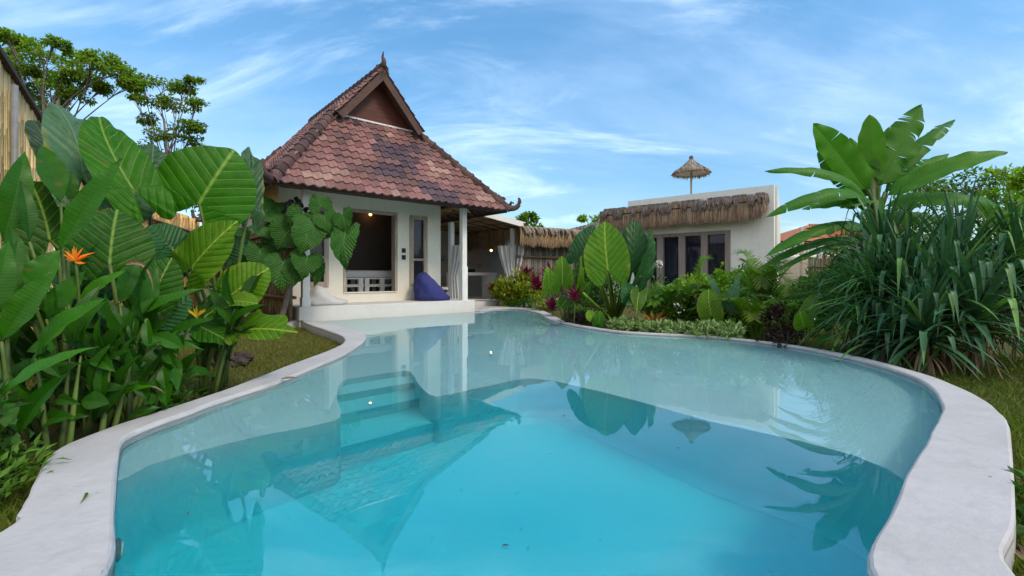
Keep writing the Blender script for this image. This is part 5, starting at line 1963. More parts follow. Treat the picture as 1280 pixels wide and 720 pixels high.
for k, (a, b, wpx, tl) in enumerate(PH):
    wpx *= 1.2
    big_leaf(p, hub + Vector((random.Random(k).uniform(-.1, .1), 0, random.Random(k + 50).uniform(-.1, .2))), M['philo'], a, b, wpx * .95, tl, HEART, 60 + k, (1, 1, 1), r=.011, fold=.1, arch=.1, wave=.02, lobes=8, lobe_amp=.075, pleat=.11, rings=9)
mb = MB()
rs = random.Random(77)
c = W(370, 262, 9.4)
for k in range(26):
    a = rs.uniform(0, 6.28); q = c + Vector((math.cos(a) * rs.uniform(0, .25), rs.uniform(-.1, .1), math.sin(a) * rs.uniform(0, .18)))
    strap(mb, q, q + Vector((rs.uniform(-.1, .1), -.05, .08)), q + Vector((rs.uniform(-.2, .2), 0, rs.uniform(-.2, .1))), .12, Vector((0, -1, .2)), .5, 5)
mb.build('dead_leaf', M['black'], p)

# ------------------------------------------------------------------ centre bed
GE = 'elephant ears in the middle bed'
b5 = G(768, 404, GZ + .05); b5.z = GZ
p = thing('elephant_ear', b5, 'giant elephant ear with one huge bright round leaf in the middle bed', 'elephant ear', GE)
big_leaf(p, b5, M['alocY'], (760, 338, 8.15), (756, 277, 8.35), 56, (-.1, 0, .15), OVAL, 31, (1.0, 1.05, 1), r=.03, fold=.1, wave=.012, rings=11)
big_leaf(p, b5, M['alocD'], (791, 338, 8.5), (793, 274, 8.6), 40, (.2, 0, .2), ALOC, 32, (1.2, 1.3, 1.2), r=.025, pleat=.04)
big_leaf(p, b5, M['alocD'], (803, 345, 8.35), (811, 284, 8.4), 26, (.9, 0, .1), ALOC, 33, (1.2, 1.3, 1.2), r=.025, pleat=.04)
big_leaf(p, b5, M['alocD'], (728, 318, 8.6), (741, 281, 8.7), 38, (-.2, 0, .4), ALOC, 34, (1.2, 1.3, 1.3), r=.025, pleat=.04)
big_leaf(p, b5, M['alocD'], (786, 372, 8.3), (780, 352, 8.3), 22, (.3, 0, .4), ALOC, 35, (1.5, 1.8, 1.8), r=.02)
big_leaf(p, b5, M['alocY'], (799, 366, 8.2), (796, 391, 8.0), 22, (.4, 0, .3), ALOC, 36, (.6, .7, .7), r=.02)
mb = MB()
for (tx, ty, tY, r) in ((729, 366, 7.9, .045), (800, 345, 8.3, .04), (759, 340, 8.16, .04), (748, 352, 8.35, .04), (778, 350, 8.4, .04), (770, 360, 8.5, .035)):
    e = W(tx, ty, tY)
    mb.tube(bez(b5, b5.lerp(e, .5) + Vector((0, 0, .03)), e, 8), [r * (1 - .6 * i / 8) for i in range(9)], 8, (1.9, 2.0, 1.1))
mb.build('stalk', M['stalkg'], p)
b6 = W(706, 392, 9.6); b6.z = GZ
p = thing('elephant_ear', b6, 'smaller elephant ear with narrow upright yellow-green leaves left of the giant one', 'elephant ear', GE)
big_leaf(p, b6, M['alocY'], (703, 354, 9.4), (702, 320, 9.5), 27, (0, 0, .2), ALOC, 37, (1, 1, 1), r=.015)
big_leaf(p, b6, M['alocY'], (686, 361, 9.6), (684, 333, 9.7), 17, (.2, 0, .2), ALOC, 38, (1.1, 1.05, 1), r=.015)
big_leaf(p, b6, M['alocY'], (725, 352, 9.1), (723, 299, 9.2), 14, (1.2, 0, .1), ALOC, 39, (1, 1, .9), r=.018)
big_leaf(p, b6, M['aloc'], (727, 368, 9.2), (738, 352, 9.2), 18, (.2, 0, .7), ALOC, 40, (1, 1, 1), r=.015)
big_leaf(p, b6, M['aloc'], (708, 375, 9.3), (700, 385, 9.2), 18, (.2, 0, .9), ALOC, 41, (1, 1, 1), r=.015)
b7 = W(893, 408, 7.9); b7.z = GZ
p = thing('elephant_ear', b7, 'young elephant ear with one lime oval leaf and two bluish edge-on leaves', 'elephant ear', GE)
big_leaf(p, b7, M['alocY'], (889, 394, 7.7), (886, 361, 7.8), 30, (-.2, 0, .2), ROUND, 42, (1.15, 1.05, 1), r=.014)
big_leaf(p, b7, M['alocB'], (898, 372, 7.8), (882, 341, 7.9), 13, (.9, 0, .3), ALOC, 43, (1.6, 1.8, 1.7), r=.014)
big_leaf(p, b7, M['alocB'], (911, 386, 7.8), (924, 347, 7.85), 15, (-.9, 0, .2), ALOC, 44, (1.4, 1.6, 1.6), r=.014)
big_leaf(p, b7, M['aloc'], (912, 408, 7.6), (920, 398, 7.5), 16, (0, 0, .8), ALOC, 45, (1, 1, 1), r=.012)
big_leaf(p, b7, M['purple'], (873, 385, 7.9), (869, 370, 7.95), 8, (.6, 0, .2), ALOC, 46, (1, 1, 1), r=.01)
b8 = W(1010, 425, 6.2); b8.z = GZ
p = thing('elephant_ear', b8, 'small elephant ear with bright scalloped leaves left of the strappy plants', 'elephant ear', GE)
big_leaf(p, b8, M['alocY'], (1005, 408, 6.1), (999, 388, 6.0), 22, (0, 0, .3), ROUND, 47, (1.1, 1.1, 1), r=.011)
big_leaf(p, b8, M['alocY'], (1012, 388, 6.3), (1025, 366, 6.4), 22, (-.4, 0, .3), ALOC, 48, (1, 1, 1), r=.011)
big_leaf(p, b8, M['aloc'], (1022, 428, 6.1), (1040, 424, 5.9), 22, (0, 0, .9), ALOC, 49, (1.2, 1.2, 1), r=.010)
big_leaf(p, b8, M['aloc'], (1030, 405, 6.3), (1038, 388, 6.4), 20, (-.2, 0, .4), ALOC, 50, (.9, .9, .9), r=.010)

# small elephant-ear leaf beside the giant one, hugging the coping
b9 = W(742, 412, 8.45); b9.z = GZ
p = thing('elephant_ear', b9, 'tiny elephant ear with pale and green leaves at the coping beside the dark ground cover', 'elephant ear', GE)
big_leaf(p, b9, M['alocY'], (740, 398, 8.4), (735, 388, 8.45), 13, (.3, 0, .4), ROUND, 51, (1.4, 1.3, 1.5), r=.008)
big_leaf(p, b9, M['aloc'], (748, 404, 8.35), (750, 388, 8.4), 15, (.3, 0, .3), ALOC, 52, (.8, .9, .8), r=.008)


def at(px, py, Y):
    v = W(px, py, Y); v.z = GZ
    return v


GS = 'shrubs in the middle bed'
bush('croton', 'round yellow-green croton shrub beside the pavilion', 'shrub', at(641, 385, 14.25), (.72, .5, .56), 1700, .17, .07, M['croton'], 61, GS, lift=.66, up=.9, hue=.12, clumps=26, var=.4)
bush('shrub', 'low glossy green shrub along the coping in front of the croton', 'shrub', at(662, 386, 14.0), (.85, .3, .24), 800, .10, .045, M['green'], 62, GS, lift=.2, up=.6, clumps=18, tint=(1.2, 1.5, 1.2))
bush('shrub', 'small yellow and green shrub at the foot of the red cordylines', 'shrub', at(681, 382, 12.4), (.4, .3, .35), 500, .12, .05, M['croton'], 63, GS, lift=.35, up=.6, clumps=12, hue=.3, var=.5)
GR = 'red cordylines in the middle bed'
for k, (px, py, Y, n, L, h, hd, lab) in enumerate((
        (617, 375, 14.6, 16, .36, .55, 3, 'dark maroon cordyline behind the croton by the pavilion step'),
        (655, 350, 14.5, 18, .48, 1.05, 3, 'tall crimson cordyline with fanned leaves above the croton'),
        (677, 360, 13.2, 18, .42, .75, 3, 'bright magenta cordyline between the croton and the elephant ears'),
        (692, 340, 12.2, 18, .48, 1.15, 2, 'tallest dark red cordyline under the low thatch eave'),
        (690, 380, 10.6, 20, .38, .32, 1, 'wine red cordyline in front of the yellow-green elephant ear'),
        (718, 365, 9.0, 14, .36, .62, 1, 'slender red cordyline poking up beside the giant elephant ear'))):
    cordyline('cordyline', lab, at(px, py, Y), n, L, (.11 if k in (1, 3, 4) else .09), M['red'], 70 + k, h, GR, 'cordyline', .75, (1, 1, 1), hd, .22)
cordyline('bromeliad', 'orange and brown bromeliad right of the giant elephant ear', at(817, 392, 8.0), 46, .36, .06, M['orange'], 81, .16, None, 'bromeliad', .65)
GG = 'ground cover along the far coping'
vg = thing('ground_cover', at(845, 408, 7.5), 'white-edged variegated ground cover along the far coping', 'ground cover', GG)
mb = MB()
for k in range(17):
    px = 770 + k * 9.3
    Y = 7.92 - (px - 760) * .0075
    q = at(px, 400, Y + .15 + .12 * (k % 2))
    leaf_cloud(mb, (q.x, q.y, GZ + .18), (.17, .17, .14), 240, .10, .028, 300 + k, up=.35, var=.35, shell=.2, clumps=10)
for v in mb.V: v[:, 2] = np.maximum(v[:, 2], GZ + .004)
mb.build('foliage', M['varieg'], vg)
mb = MB()
for k in range(15):
    px = 775 + k * 10
    Y = 8.05 - (px - 760) * .0075
    q = at(px, 400, Y + .25)
    leaf_cloud(mb, (q.x, q.y, GZ + .12), (.2, .2, .1), 90, .09, .03, 330 + k, up=.35, tint=(.8, 1, .8))
mb.build('inner_foliage', M['green'], vg)
bush('ground_cover', 'dark purple ground cover on the coping left of the giant elephant ear', 'ground cover', at(722, 400, 9.15), (.42, .26, .20), 1100, .08, .022, M['purple'], 91, GG, lift=.15, up=.5, clumps=18)
bush('ground_cover', 'green topped ground cover above the purple one by the elephant ears', 'ground cover', at(728, 392, 9.5), (.36, .25, .2), 700, .08, .025, M['green'], 92, GG, lift=.25, up=.6, clumps=14, tint=(1.4, 1.5, 1))
bush('ground_cover', 'brownish purple weeds on the coping right of the lime elephant ear', 'ground cover', at(980, 425, 6.35), (.32, .24, .20), 420, .09, .03, M['purple'], 93, GG, lift=.17, up=.4, clumps=12, stems=26)
bush('shrub', 'wispy purple-brown shrub behind the weeds near the strappy plants', 'shrub', at(985, 400, 7.0), (.36, .3, .28), 420, .10, .035, M['purple'], 94, GS, lift=.4, up=.4, clumps=12, stems=26, tint=(.9, .8, .8))
GP = 'palms in the middle bed'
for k, (px, Y, n, L, hgt, sp, tint, lab) in enumerate((
        (838, 8.7, 15, .36, .95, .9, (1.1, 1.15, .9), 'arching areca palm in front of the villa doors'),
        (868, 9.9, 10, .34, 1.35, .6, (2.0, 1.8, .9), 'upright palm with a bright yellow-green fan before the villa doors'),
        (908, 8.6, 14, .36, .95, .9, (1.1, 1.1, .8), 'dense areca palm behind the lime elephant ear'),
        (952, 9.6, 14, .40, 1.5, 1.0, (1.1, 1.15, .9), 'tallest palm against the right corner of the villa'),
        (945, 7.8, 15, .36, .75, 1.0, (1.6, 1.4, .7), 'low yellowish palm spreading over the lawn edge'),
        (985, 9.5, 11, .36, 1.0, 1.1, (1, 1.05, .8), 'drooping palm in front of the cream garden wall'),
        (815, 9.8, 10, .32, .9, .9, (.9, 1, .9), 'palm half hidden right of the giant elephant ear'))):
    palm('palm', lab, at(px, 390, Y), n, L, M['palm'], 100 + k, sp, hgt, GP, 'palm', tint, .027)
bush('shrub', 'lime green leafy shrub in front of the villa door frame', 'shrub', at(868, 380, 8.9), (.55, .4, .48), 620, .10, .06, M['lime'], 111, GS, lift=.62, up=.5, clumps=22, stems=24)
bush('shrub', 'pale green twiggy shrub between the palms', 'shrub', at(895, 370, 9.1), (.35, .35, .5), 420, .10, .06, M['lime'], 112, GS, lift=.85, up=.5, clumps=16, stems=20, tint=(1.0, 1.05, 1))
bush('shrub', 'mid green shrub behind the variegated ground cover', 'shrub', at(840, 390, 8.6), (.62, .35, .38), 700, .09, .045, M['lime'], 113, GS, lift=.38, up=.5, clumps=24, tint=(.6, .7, .9))
bush('shrub', 'deep green shrub at the foot of the low yellowish palm', 'shrub', at(925, 395, 8.1), (.55, .4, .36), 700, .09, .04, M['deep'], 114, GS, lift=.3, up=.5, clumps=20, tint=(1.2, 1.3, 1.1))
bush('shrub', 'dark hedge of leaves under the villa windows', 'shrub', at(850, 380, 11.4), (1.7, .5, .45), 1800, .12, .05, M['green'], 115, GS, lift=.55, up=.5, clumps=40, tint=(1.0, 1.1, 1.0), stems=30)
bush('shrub', 'low shrub beside the garden wall with broad leaves', 'shrub', at(1000, 385, 8.6), (.6, .5, .35), 700, .12, .05, M['green'], 116, GS, lift=.35, up=.5, clumps=20)
bush('shrub', 'bushy green shrub below the banana leaves', 'shrub', at(1040, 380, 8.0), (.55, .5, .6), 1000, .12, .05, M['green'], 117, GS, lift=.7, up=.5, clumps=24)
bush('shrub', 'dense green shrub filling the gap behind the giant elephant ear', 'shrub', at(745, 380, 10.2), (.9, .45, .65), 1300, .12, .055, M['deep'], 118, GS, lift=.7, up=.5, clumps=26, tint=(1.3, 1.4, 1.2))
bush('shrub', 'white flowering shrub near the right corner of the villa', 'shrub', at(925, 380, 10.9), (.5, .4, .45), 800, .11, .05, M['green'], 119, GS, lift=.85, up=.5, clumps=20, tint=(1.4, 1.5, 1.3))
fw = thing('flowering_shrub', at(850, 385, 8.5), 'shrub with small white blossoms above the variegated ground cover', 'shrub', GS)
mb = MB(); rsx = np.random.RandomState(5)
q = at(850, 385, 8.5)
leaf_cloud(mb, (q.x, q.y, .42), (.7, .3, .3), 500, .08, .035, 121, up=.5, clumps=20)
mb.build('foliage', M['green'], fw)
mb = MB()
leaf_cloud(mb, (q.x - .1, q.y - .12, .46), (.72, .3, .28), 60, .042, .04, 122, up=.6, clumps=9, var=.1)
mb.build('blossom', M['white_fl'], fw)
for k, (px, py, Y, rr) in enumerate(((946, 326, 10.6, .085), (955, 331, 10.5, .07), (938, 340, 10.2, .06), (824, 330, 10.2, .06))):
    mb = MB()
    c = W(px, py, Y)
    leaf_cloud(mb, c, (rr, rr, rr), 120, .05, .04, 130 + k, up=.2, var=.1, shell=.5)
    t = thing('hydrangea', (c.x, c.y, GZ), ('large white flower head near the villa corner', 'second white flower head just below the large one near the villa corner', 'lowest white flower head among the palm fronds', 'small white flower head right of the giant elephant ear')[k], 'flower', 'white flower heads')
    mb.build('flower', M['white_fl'], t)
    mb = MB(); mb.tube(bez((c.x, c.y, GZ), (c.x + .03, c.y, c.z * .5), c, 6), .008, 6)
    leaf_cloud(mb, (c.x, c.y, c.z * .55), (.2, .2, .3), 60, .12, .05, 140 + k)
    mb.build('foliage', M['green'], t)
GSI = 'pale stones at the foot of the garden wall'
for k, (px, py, Y, r) in enumerate(((962, 375, 11.5, .16), (985, 382, 10.8, .20), (1008, 379, 11, .13))):
    mb = MB()
    c = at(px, py, Y)
    rr = np.random.RandomState(200 + k)
    vs, fs = [], []
    for j in range(9):
        for i in range(14):
            th, ph = PI * j / 8, 2 * PI * i / 14
            q = r * (1 + .12 * math.sin(3 * ph + k) + rr.normal(0, .04))
            vs.append((c.x + q * math.sin(th) * math.cos(ph) * 1.3, c.y + q * math.sin(th) * math.sin(ph), GZ + .3 * r + q * math.cos(th) * .7))
    for j in range(8):
        for i in range(14):
            fs.append((j * 14 + i, (j + 1) * 14 + i, (j + 1) * 14 + (i + 1) % 14, j * 14 + (i + 1) % 14))
    mb.add(vs, fs)
    tag(mb.build('boulder', M['villa']), ('pale boulder nearest the villa corner', 'largest pale boulder in front of the garden wall', 'smallest pale boulder beside the timber post')[k], 'boulder', GSI)

# ------------------------------------------------------------------ banana
bb_ = at(1098, 400, 7.6)
p = thing('banana_plant', bb_, 'tall banana plant with broad and torn leaves behind the strappy plants', 'banana plant')
mb = MB()
crown = W(1094, 272, 7.6)
mb.tube([bb_, bb_.lerp(crown, .5), crown, W(1092, 215, 7.6)], [.14, .12, .09, .04], 14)
mb.build('trunk', M['pseudo'], p)
BN = [((1085, 238), (1016, 154), 38, 7.4, 7.2, (.3, 0, .2), 2, .02, (1.1, 1.15, 1)),
      ((1093, 225), (1087, 143), 30, 7.6, 7.6, (-.3, 0, .1), 0, .0, (1.6, 1.35, 1)),
      ((1100, 232), (1152, 131), 42, 7.5, 7.5, (.4, 0, .1), 9, .0, (.85, .9, .8)),
      ((1112, 228), (1194, 149), 28, 7.8, 8.0, (-.2, 0, .6), 7, .10, (.8, .9, .9)),
      ((1108, 245), (1260, 190), 34, 7.3, 6.7, (-.1, 0, .6), 0, .12, (.95, 1.05, 1.05)),
      ((1086, 256), (956, 214), 26, 7.3, 6.9, (.2, 0, .7), 3, .16, (.8, .95, .9)),
      ((1088, 258), (996, 247), 14, 7.6, 7.4, (.2, 0, .8), 2, .05, (.7, .85, .8)),
      ((1088, 262), (956, 272), 30, 7.2, 6.6, (.2, 0, .7), 3, .20, (.7, .95, .9)),
      ((1080, 282), (956, 321), 26, 7.3, 6.8, (.2, 0, .7), 4, .14, (.65, .9, .85)),
      ((1075, 300), (945, 338), 15, 7.4, 6.9, (.2, 0, .8), 3, .12, (.6, .8, .7)),
      ((1075, 306), (968, 341), 13, 7.5, 7.0, (.2, 0, .8), 3, .12, (.6, .8, .7)),
      ((1105, 258), (1256, 262), 36, 7.4, 7.0, (-.2, 0, .8), 4, .16, (.75, .95, .95)),
      ((1087, 245), (1023, 190), 34, 7.9, 7.9, (.2, 0, .3), 4, .05, (.6, .7, .65)),
      ((1102, 272), (1190, 283), 30, 7.6, 7.3, (0, 0, .8), 4, .16, (.6, .75, .7)),
      ((1098, 236), (1112, 158), 26, 7.8, 7.8, (.5, 0, .1), 6, .0, (.9, 1, .8)),
      ((1089, 240), (1062, 172), 28, 7.8, 7.9, (.1, 0, .3), 3, .0, (1.1, 1.1, .9)),
      ((1106, 240), (1186, 192), 26, 7.7, 7.6, (-.1, 0, .5), 8, .08, (.9, 1, .9)),
      ((1084, 262), (1002, 262), 20, 7.2, 6.9, (.2, 0, .7), 5, .12, (.75, .95, .9)),
      ((1090, 252), (1050, 260), 26, 7.1, 6.7, (.3, 0, .7), 2, .10, (.6, .8, .7))]
for k, (a, b, wpx, Ya, Yb, tl, torn, arch, tint) in enumerate(BN):
    A, B = W(*a, Ya), W(*b, Yb)
    mb = MB()
    paddle_leaf(mb, A, B, face(A, B, tl), wpx / F * (Ya + Yb) / 2 * (.95 if k in (0, 1, 2, 12) else .72), arch, .22, .05, 6, 40, 500 + k, tint, torn, .35 if torn > 2 else .1, 'band')
    o = mb.build('leaf', M['banana'], p)
    st = MB()
    c0 = crown + Vector((0, 0, random.Random(k).uniform(-.25, .1)))
    st.tube(bez(c0, c0.lerp(A, .5) + Vector((0, 0, .05)), A, 5), [.045, .04, .036, .03, .026, .022], 8)
    st.build('stalk', M['stalkg'], o)
mb = MB()
rs = random.Random(6)
for k in range(14):
    a = rs.uniform(0, 6.28)
    q = crown + Vector((math.cos(a) * .1, math.sin(a) * .1, -.15 - .3 * rs.random()))
    strap(mb, q, q + Vector((math.cos(a) * .3, math.sin(a) * .3, .05)), q + Vector((math.cos(a) * .35, math.sin(a) * .35, -rs.uniform(.4, .8))), .08, Vector((0, 0, 1)), .7, 8)
mb.build('dead_leaf', M['dry'], p)
mb = MB()
c = W(1177, 255, 6.9)
flw = W(1183, 262, 6.7)

# ------------------------------------------------------------------ strappy plants at right
GT = 'strappy plants on the right bank'
ROS = [((1098, 455), 5.35, (1108, 425), 90, .75, 'low front strappy rosette nearest the coping', 0),
       ((1150, 470), 4.95, (1156, 410), 95, .88, 'strappy rosette with long arching front leaves', 1),
       ((1215, 480), 4.95, (1218, 395), 100, 1.05, 'strappy plant with drooping bent leaves at the right', 2),
       ((1085, 440), 5.9, (1085, 375), 95, 1.05, 'strappy plant leaning towards the pool at its left side', 3),
       ((1150, 440), 5.6, (1135, 368), 100, 1.25, 'tall strappy plant in the centre of the clump', 4),
       ((1225, 440), 5.7, (1200, 345), 110, 1.35, 'tall strappy plant with stiff upright blades below the long banana leaf', 5),
       ((1290, 450), 5.5, (1275, 345), 100, 1.35, 'strappy plant cut off by the right edge of the view', 6),
       ((1120, 420), 6.3, (1104, 322), 90, 1.15, 'rearmost strappy plant under the banana crown', 7),
       ((1180, 460), 5.2, (1178, 375), 90, 1.1, 'dark strappy plant wedged in the middle of the clump', 8)]
for gp, Y, top, n, L, lab, sd in ROS:
    base = at(gp[0], gp[1], Y)
    tp = W(top[0], top[1], Y)
    p = thing('strap_plant', base, lab, 'strappy plant', GT)
    rs = random.Random(900 + sd)
    st = MB()
    st.tube(bez(base, base.lerp(tp, .5) + Vector((.03, 0, 0)), tp, 6), [.05, .05, .048, .045, .04, .035, .02], 8)
    st.build('stem', M['bark'], p)
    mb, dr = MB(), MB()
    for i in range(int(n * 1.25)):
        az = i * 2.39996 + rs.uniform(-.2, .2)
        q = i / (n * 1.25)
        el = -.2 + 1.65 * q ** 1.0 + rs.uniform(-.2, .2)
        d = Vector((math.cos(az) * math.cos(el), math.sin(az) * math.cos(el), math.sin(el)))
        l = L * rs.uniform(.75, 1.1) * (.8 + .25 * math.sin(PI * q))
        P = tp + Vector((0, 0, -.16 + .24 * q))
        bend = rs.random()
        hd = Vector((d.x, d.y, 0))
        k = rs.uniform(.6, 1.45)
        tint = (k, k, k) if rs.random() > .15 else (k * 2.6, k * 1.9, k * .9)
        w = rs.uniform(.044, .068)
        if bend > .72:       # leaf with a sharp fold and hanging tip
            m = P + d * l * .62
            e = m + hd * l * .16 - Vector((0, 0, l * rs.uniform(.25, .42)))
            p1 = bez(P, P + d * l * .35, m, 5)
            strap(mb, P, P + d * l * .35, m + d * .02, w, Vector((0, 0, 1)), .35, 6, tint, .15)
            strap(mb, m, m + d * l * .07 - Vector((0, 0, l * .02)), e, w * .95, Vector((0, 0, 1)) - hd * .2, .3, 7, tint)
        else:
            e = P + d * l - Vector((0, 0, l * (.10 + .5 * (1 - q)) * (.4 + bend)))
            strap(mb, P, P + d * l * .55 + Vector((0, 0, .05 * l)), e, w, Vector((0, 0, 1)), .38, 9, tint)
    for i in range(26):
        az = rs.uniform(0, 6.28)
        d = Vector((math.cos(az), math.sin(az), -.2))
        P = tp + Vector((0, 0, -.2 - rs.uniform(0, max(.05, tp.z - base.z - .35) * .6)))
        l = L * rs.uniform(.4, .7)
        strap(dr, P, P + d * l * .4, P + d * l * .5 - Vector((0, 0, l * .7)), .03, Vector((0, 0, 1)), .6, 6, (rs.uniform(.4, 1.2),) * 3)
    for b_ in (mb, dr):
        for v in b_.V: v[:, 2] = np.maximum(v[:, 2], GZ + .02)
    mb.build('foliage', M['strap'], p)
    dr.build('dead_leaf', M['dry'], p)
# thin spidery grass leaning left out of the clump
p = thing('spider_grass', at(1050, 425, 5.95), 'yellow-green spidery grass leaning out left of the strappy plants', 'grass clump')
mb = MB(); rs = random.Random(44)
for i in range(190):
    q = at(1082 + rs.uniform(-16, 16), 420, 5.75 + rs.uniform(-.2, .2))
    q.z = rs.uniform(.1, 1.0)
    d = Vector((-rs.uniform(.2, 1), rs.uniform(-.5, .4), rs.uniform(-.1, .9))).normalized()
    l = rs.uniform(.45, .95)
    k = rs.uniform(.7, 1.5)
    strap(mb, q, q + d * l * .6, q + d * l - Vector((0, 0, .2 * l)), .02, Vector((0, 0, 1)), .3, 7, (k * 1.8, k * 1.7, k * .9))
mb.build('foliage', M['strap'], p)
bush('shrub', 'green shrub with long leaves behind the spidery grass', 'shrub', at(1062, 400, 6.8), (.5, .45, .6), 700, .18, .035, M['green'], 151, None, lift=.75, up=.5, clumps=18)
# ------------------------------------------------------------------ trees and far greenery
M['treeA'] = leaf_mat('tree_leaf', (.17, .25, .03), nv=2, rough=.6, transl=.45, vein_amt=.1, mid_w=.1, bump=.1)
M['treeB'] = leaf_mat('dark_tree_leaf', (.075, .135, .02), nv=2, rough=.6, transl=.35, vein_amt=.1, mid_w=.1, bump=.1)


def cl(lst, Y0):
    out = []
    for px, py, rx, rz, dy in lst:
        c = W(px, py, Y0 + dy)
        k = (Y0 + dy) / F
        out.append((c, (rx * k, rx * k * .9, rz * k)))
    return out


GTR = 'trees behind the left fence'
tb = at(40, 400, 13.5)
tree('tree', 'spreading tree with flat layered leaf sprays behind the bamboo fence', tb, [tb, W(45, 280, 13.5), W(60, 180, 13.5), W(75, 120, 13.5)], .09,
     cl([(5, 45, 20, 7, 0), (30, 55, 22, 8, .4), (55, 68, 26, 9, .2), (70, 55, 14, 6, -.3), (85, 85, 26, 10, 0), (115, 78, 28, 9, -.4), (150, 92, 22, 8, 0), (165, 104, 18, 7, .2), (20, 90, 24, 10, .4), (75, 105, 26, 9, .2), (100, 68, 16, 6, .2), (140, 80, 22, 7, .3), (110, 100, 22, 8, .3), (60, 95, 22, 9, .6), (35, 85, 22, 9, .3), (90, 118, 22, 8, .2), (65, 130, 20, 9, .5), (15, 70, 20, 10, 1), (128, 110, 14, 6, .4), (40, 115, 20, 10, .8)], 13.5), 430, .125, .07, M['treeA'], 21, GTR, hue=.14)
tb = at(212, 400, 15.5)
tree('tree', 'slender tree with thin layered crown between the fence and the house', tb, [tb, W(214, 300, 15.5), W(212, 230, 15.5), W(205, 150, 15.5)], .08,
     cl([(205, 108, 22, 7, 0), (230, 108, 22, 7, .3), (180, 104, 22, 6, .4), (165, 118, 14, 5, .3), (245, 128, 16, 7, -.2), (222, 132, 26, 8, .3), (195, 128, 20, 7, .4), (250, 160, 14, 6, 0), (228, 158, 22, 8, -.3), (205, 170, 22, 10, .2), (235, 178, 20, 8, .4), (190, 185, 22, 12, .5), (215, 195, 26, 10, .3), (240, 100, 12, 5, .3), (185, 148, 16, 7, .6)], 15.5), 350, .125, .07, M['treeA'], 22, GTR, hue=.16, tint=(1.1, 1.05, .9))
tb = at(150, 400, 16.5)
tree('tree', 'dark dense tree low behind the elephant ears', tb, [tb, W(150, 300, 16.5), W(150, 220, 16.5)], .13,
     cl([(130, 210, 40, 24, 0), (180, 215, 40, 22, .3), (230, 225, 34, 22, .2), (90, 190, 36, 22, .4), (60, 220, 40, 26, 0), (260, 250, 34, 20, .2), (20, 230, 40, 26, 0)], 16.5), 420, .16, .08, M['treeB'], 23, GTR)
tb = at(662, 400, 24)
tree('tree', 'small round yellow-green tree above the low thatch eave', tb, [tb, W(662, 320, 24), W(660, 290, 24)], .12,
     cl([(655, 275, 10, 9, 0), (666, 272, 9, 7, .2), (672, 284, 8, 8, .1), (645, 288, 8, 8, .2), (660, 286, 12, 8, 0)], 24), 210, .24, .13, M['lime'], 24, 'small trees beyond the villa', tint=(.75, .8, .8))
tb = at(742, 400, 26)
tree('tree', 'far tree with sparse sprigs left of the villa parapet', tb, [tb, W(744, 320, 26), W(745, 280, 26)], .12,
     cl([(748, 275, 12, 7, 0), (735, 284, 9, 6, .2), (758, 280, 9, 7, .1), (728, 272, 5, 2.5, .1), (745, 288, 14, 6, 0)], 26), 170, .24, .12, M['treeA'], 25, 'small trees beyond the villa', tint=(1.5, 1.5, 1.2))
GF = 'trees behind the banana'
for k, (px, Y, cls, lab, tint, mt) in enumerate((
        (1190, 15, [(1150, 250, 40, 22, 0), (1190, 235, 36, 22, .3), (1225, 232, 34, 22, .2), (1175, 275, 44, 26, 0), (1225, 275, 40, 26, 0), (1140, 290, 34, 26, .2)], 'dense dark green tree behind the banana', (1.1, 1.15, 1), 'treeB'),
        (1262, 12, [(1270, 225, 30, 20, 0), (1255, 250, 30, 20, .3), (1290, 260, 34, 26, .2), (1310, 220, 30, 24, .1), (1265, 290, 36, 26, 0), (1300, 300, 36, 30, 0)], 'loose light green tree at the right edge behind the strappy plants', (1.2, 1.2, .9), 'treeA'),
        (1080, 16, [(1075, 300, 40, 20, 0), (1110, 280, 36, 22, .3), (1060, 320, 36, 24, 0), (1110, 320, 40, 30, 0)], 'dark bushy tree behind the garden wall', (1, 1, 1), 'treeB'))):
    tb = at(px, 400, Y)
    tree('tree', lab, tb, [tb, W(px, 320, Y), W(px, 270, Y)], .12, cl(cls, Y), 420, .17, .09, M[mt], 30 + k, GF, tint=tint)
bush('creeper', 'light green creeper with large leaves trailing along the right edge', 'creeper', at(1285, 380, 8.6), (.55, .5, 1.1), 520, .17, .13, M['lime'], 161, None, lift=1.5, up=.2, clumps=18, tint=(.5, .65, .6), stems=24)
# behind everything: far-off wood on the horizon
fwood = MB()
rsx = np.random.RandomState(3)
for k in range(46):
    x = -70 + k * 3.2 + rsx.uniform(-1, 1)
    y = 42 + rsx.uniform(-3, 8)
    leaf_cloud(fwood, (x, y, 1.2), (2.6, 2.4, 2.1 + rsx.uniform(-.4, .8)), 260, .5, .3, 700 + k, up=.2, tint=(1, 1, 1), clumps=14, var=.35)
tag(fwood.build('far_woodland', M['treeB']), 'far dark green woodland beyond the garden', 'woodland', None, 'stuff')

# ------------------------------------------------------------------ grass on the lawns
gm = MB()
rg = np.random.RandomState(17)


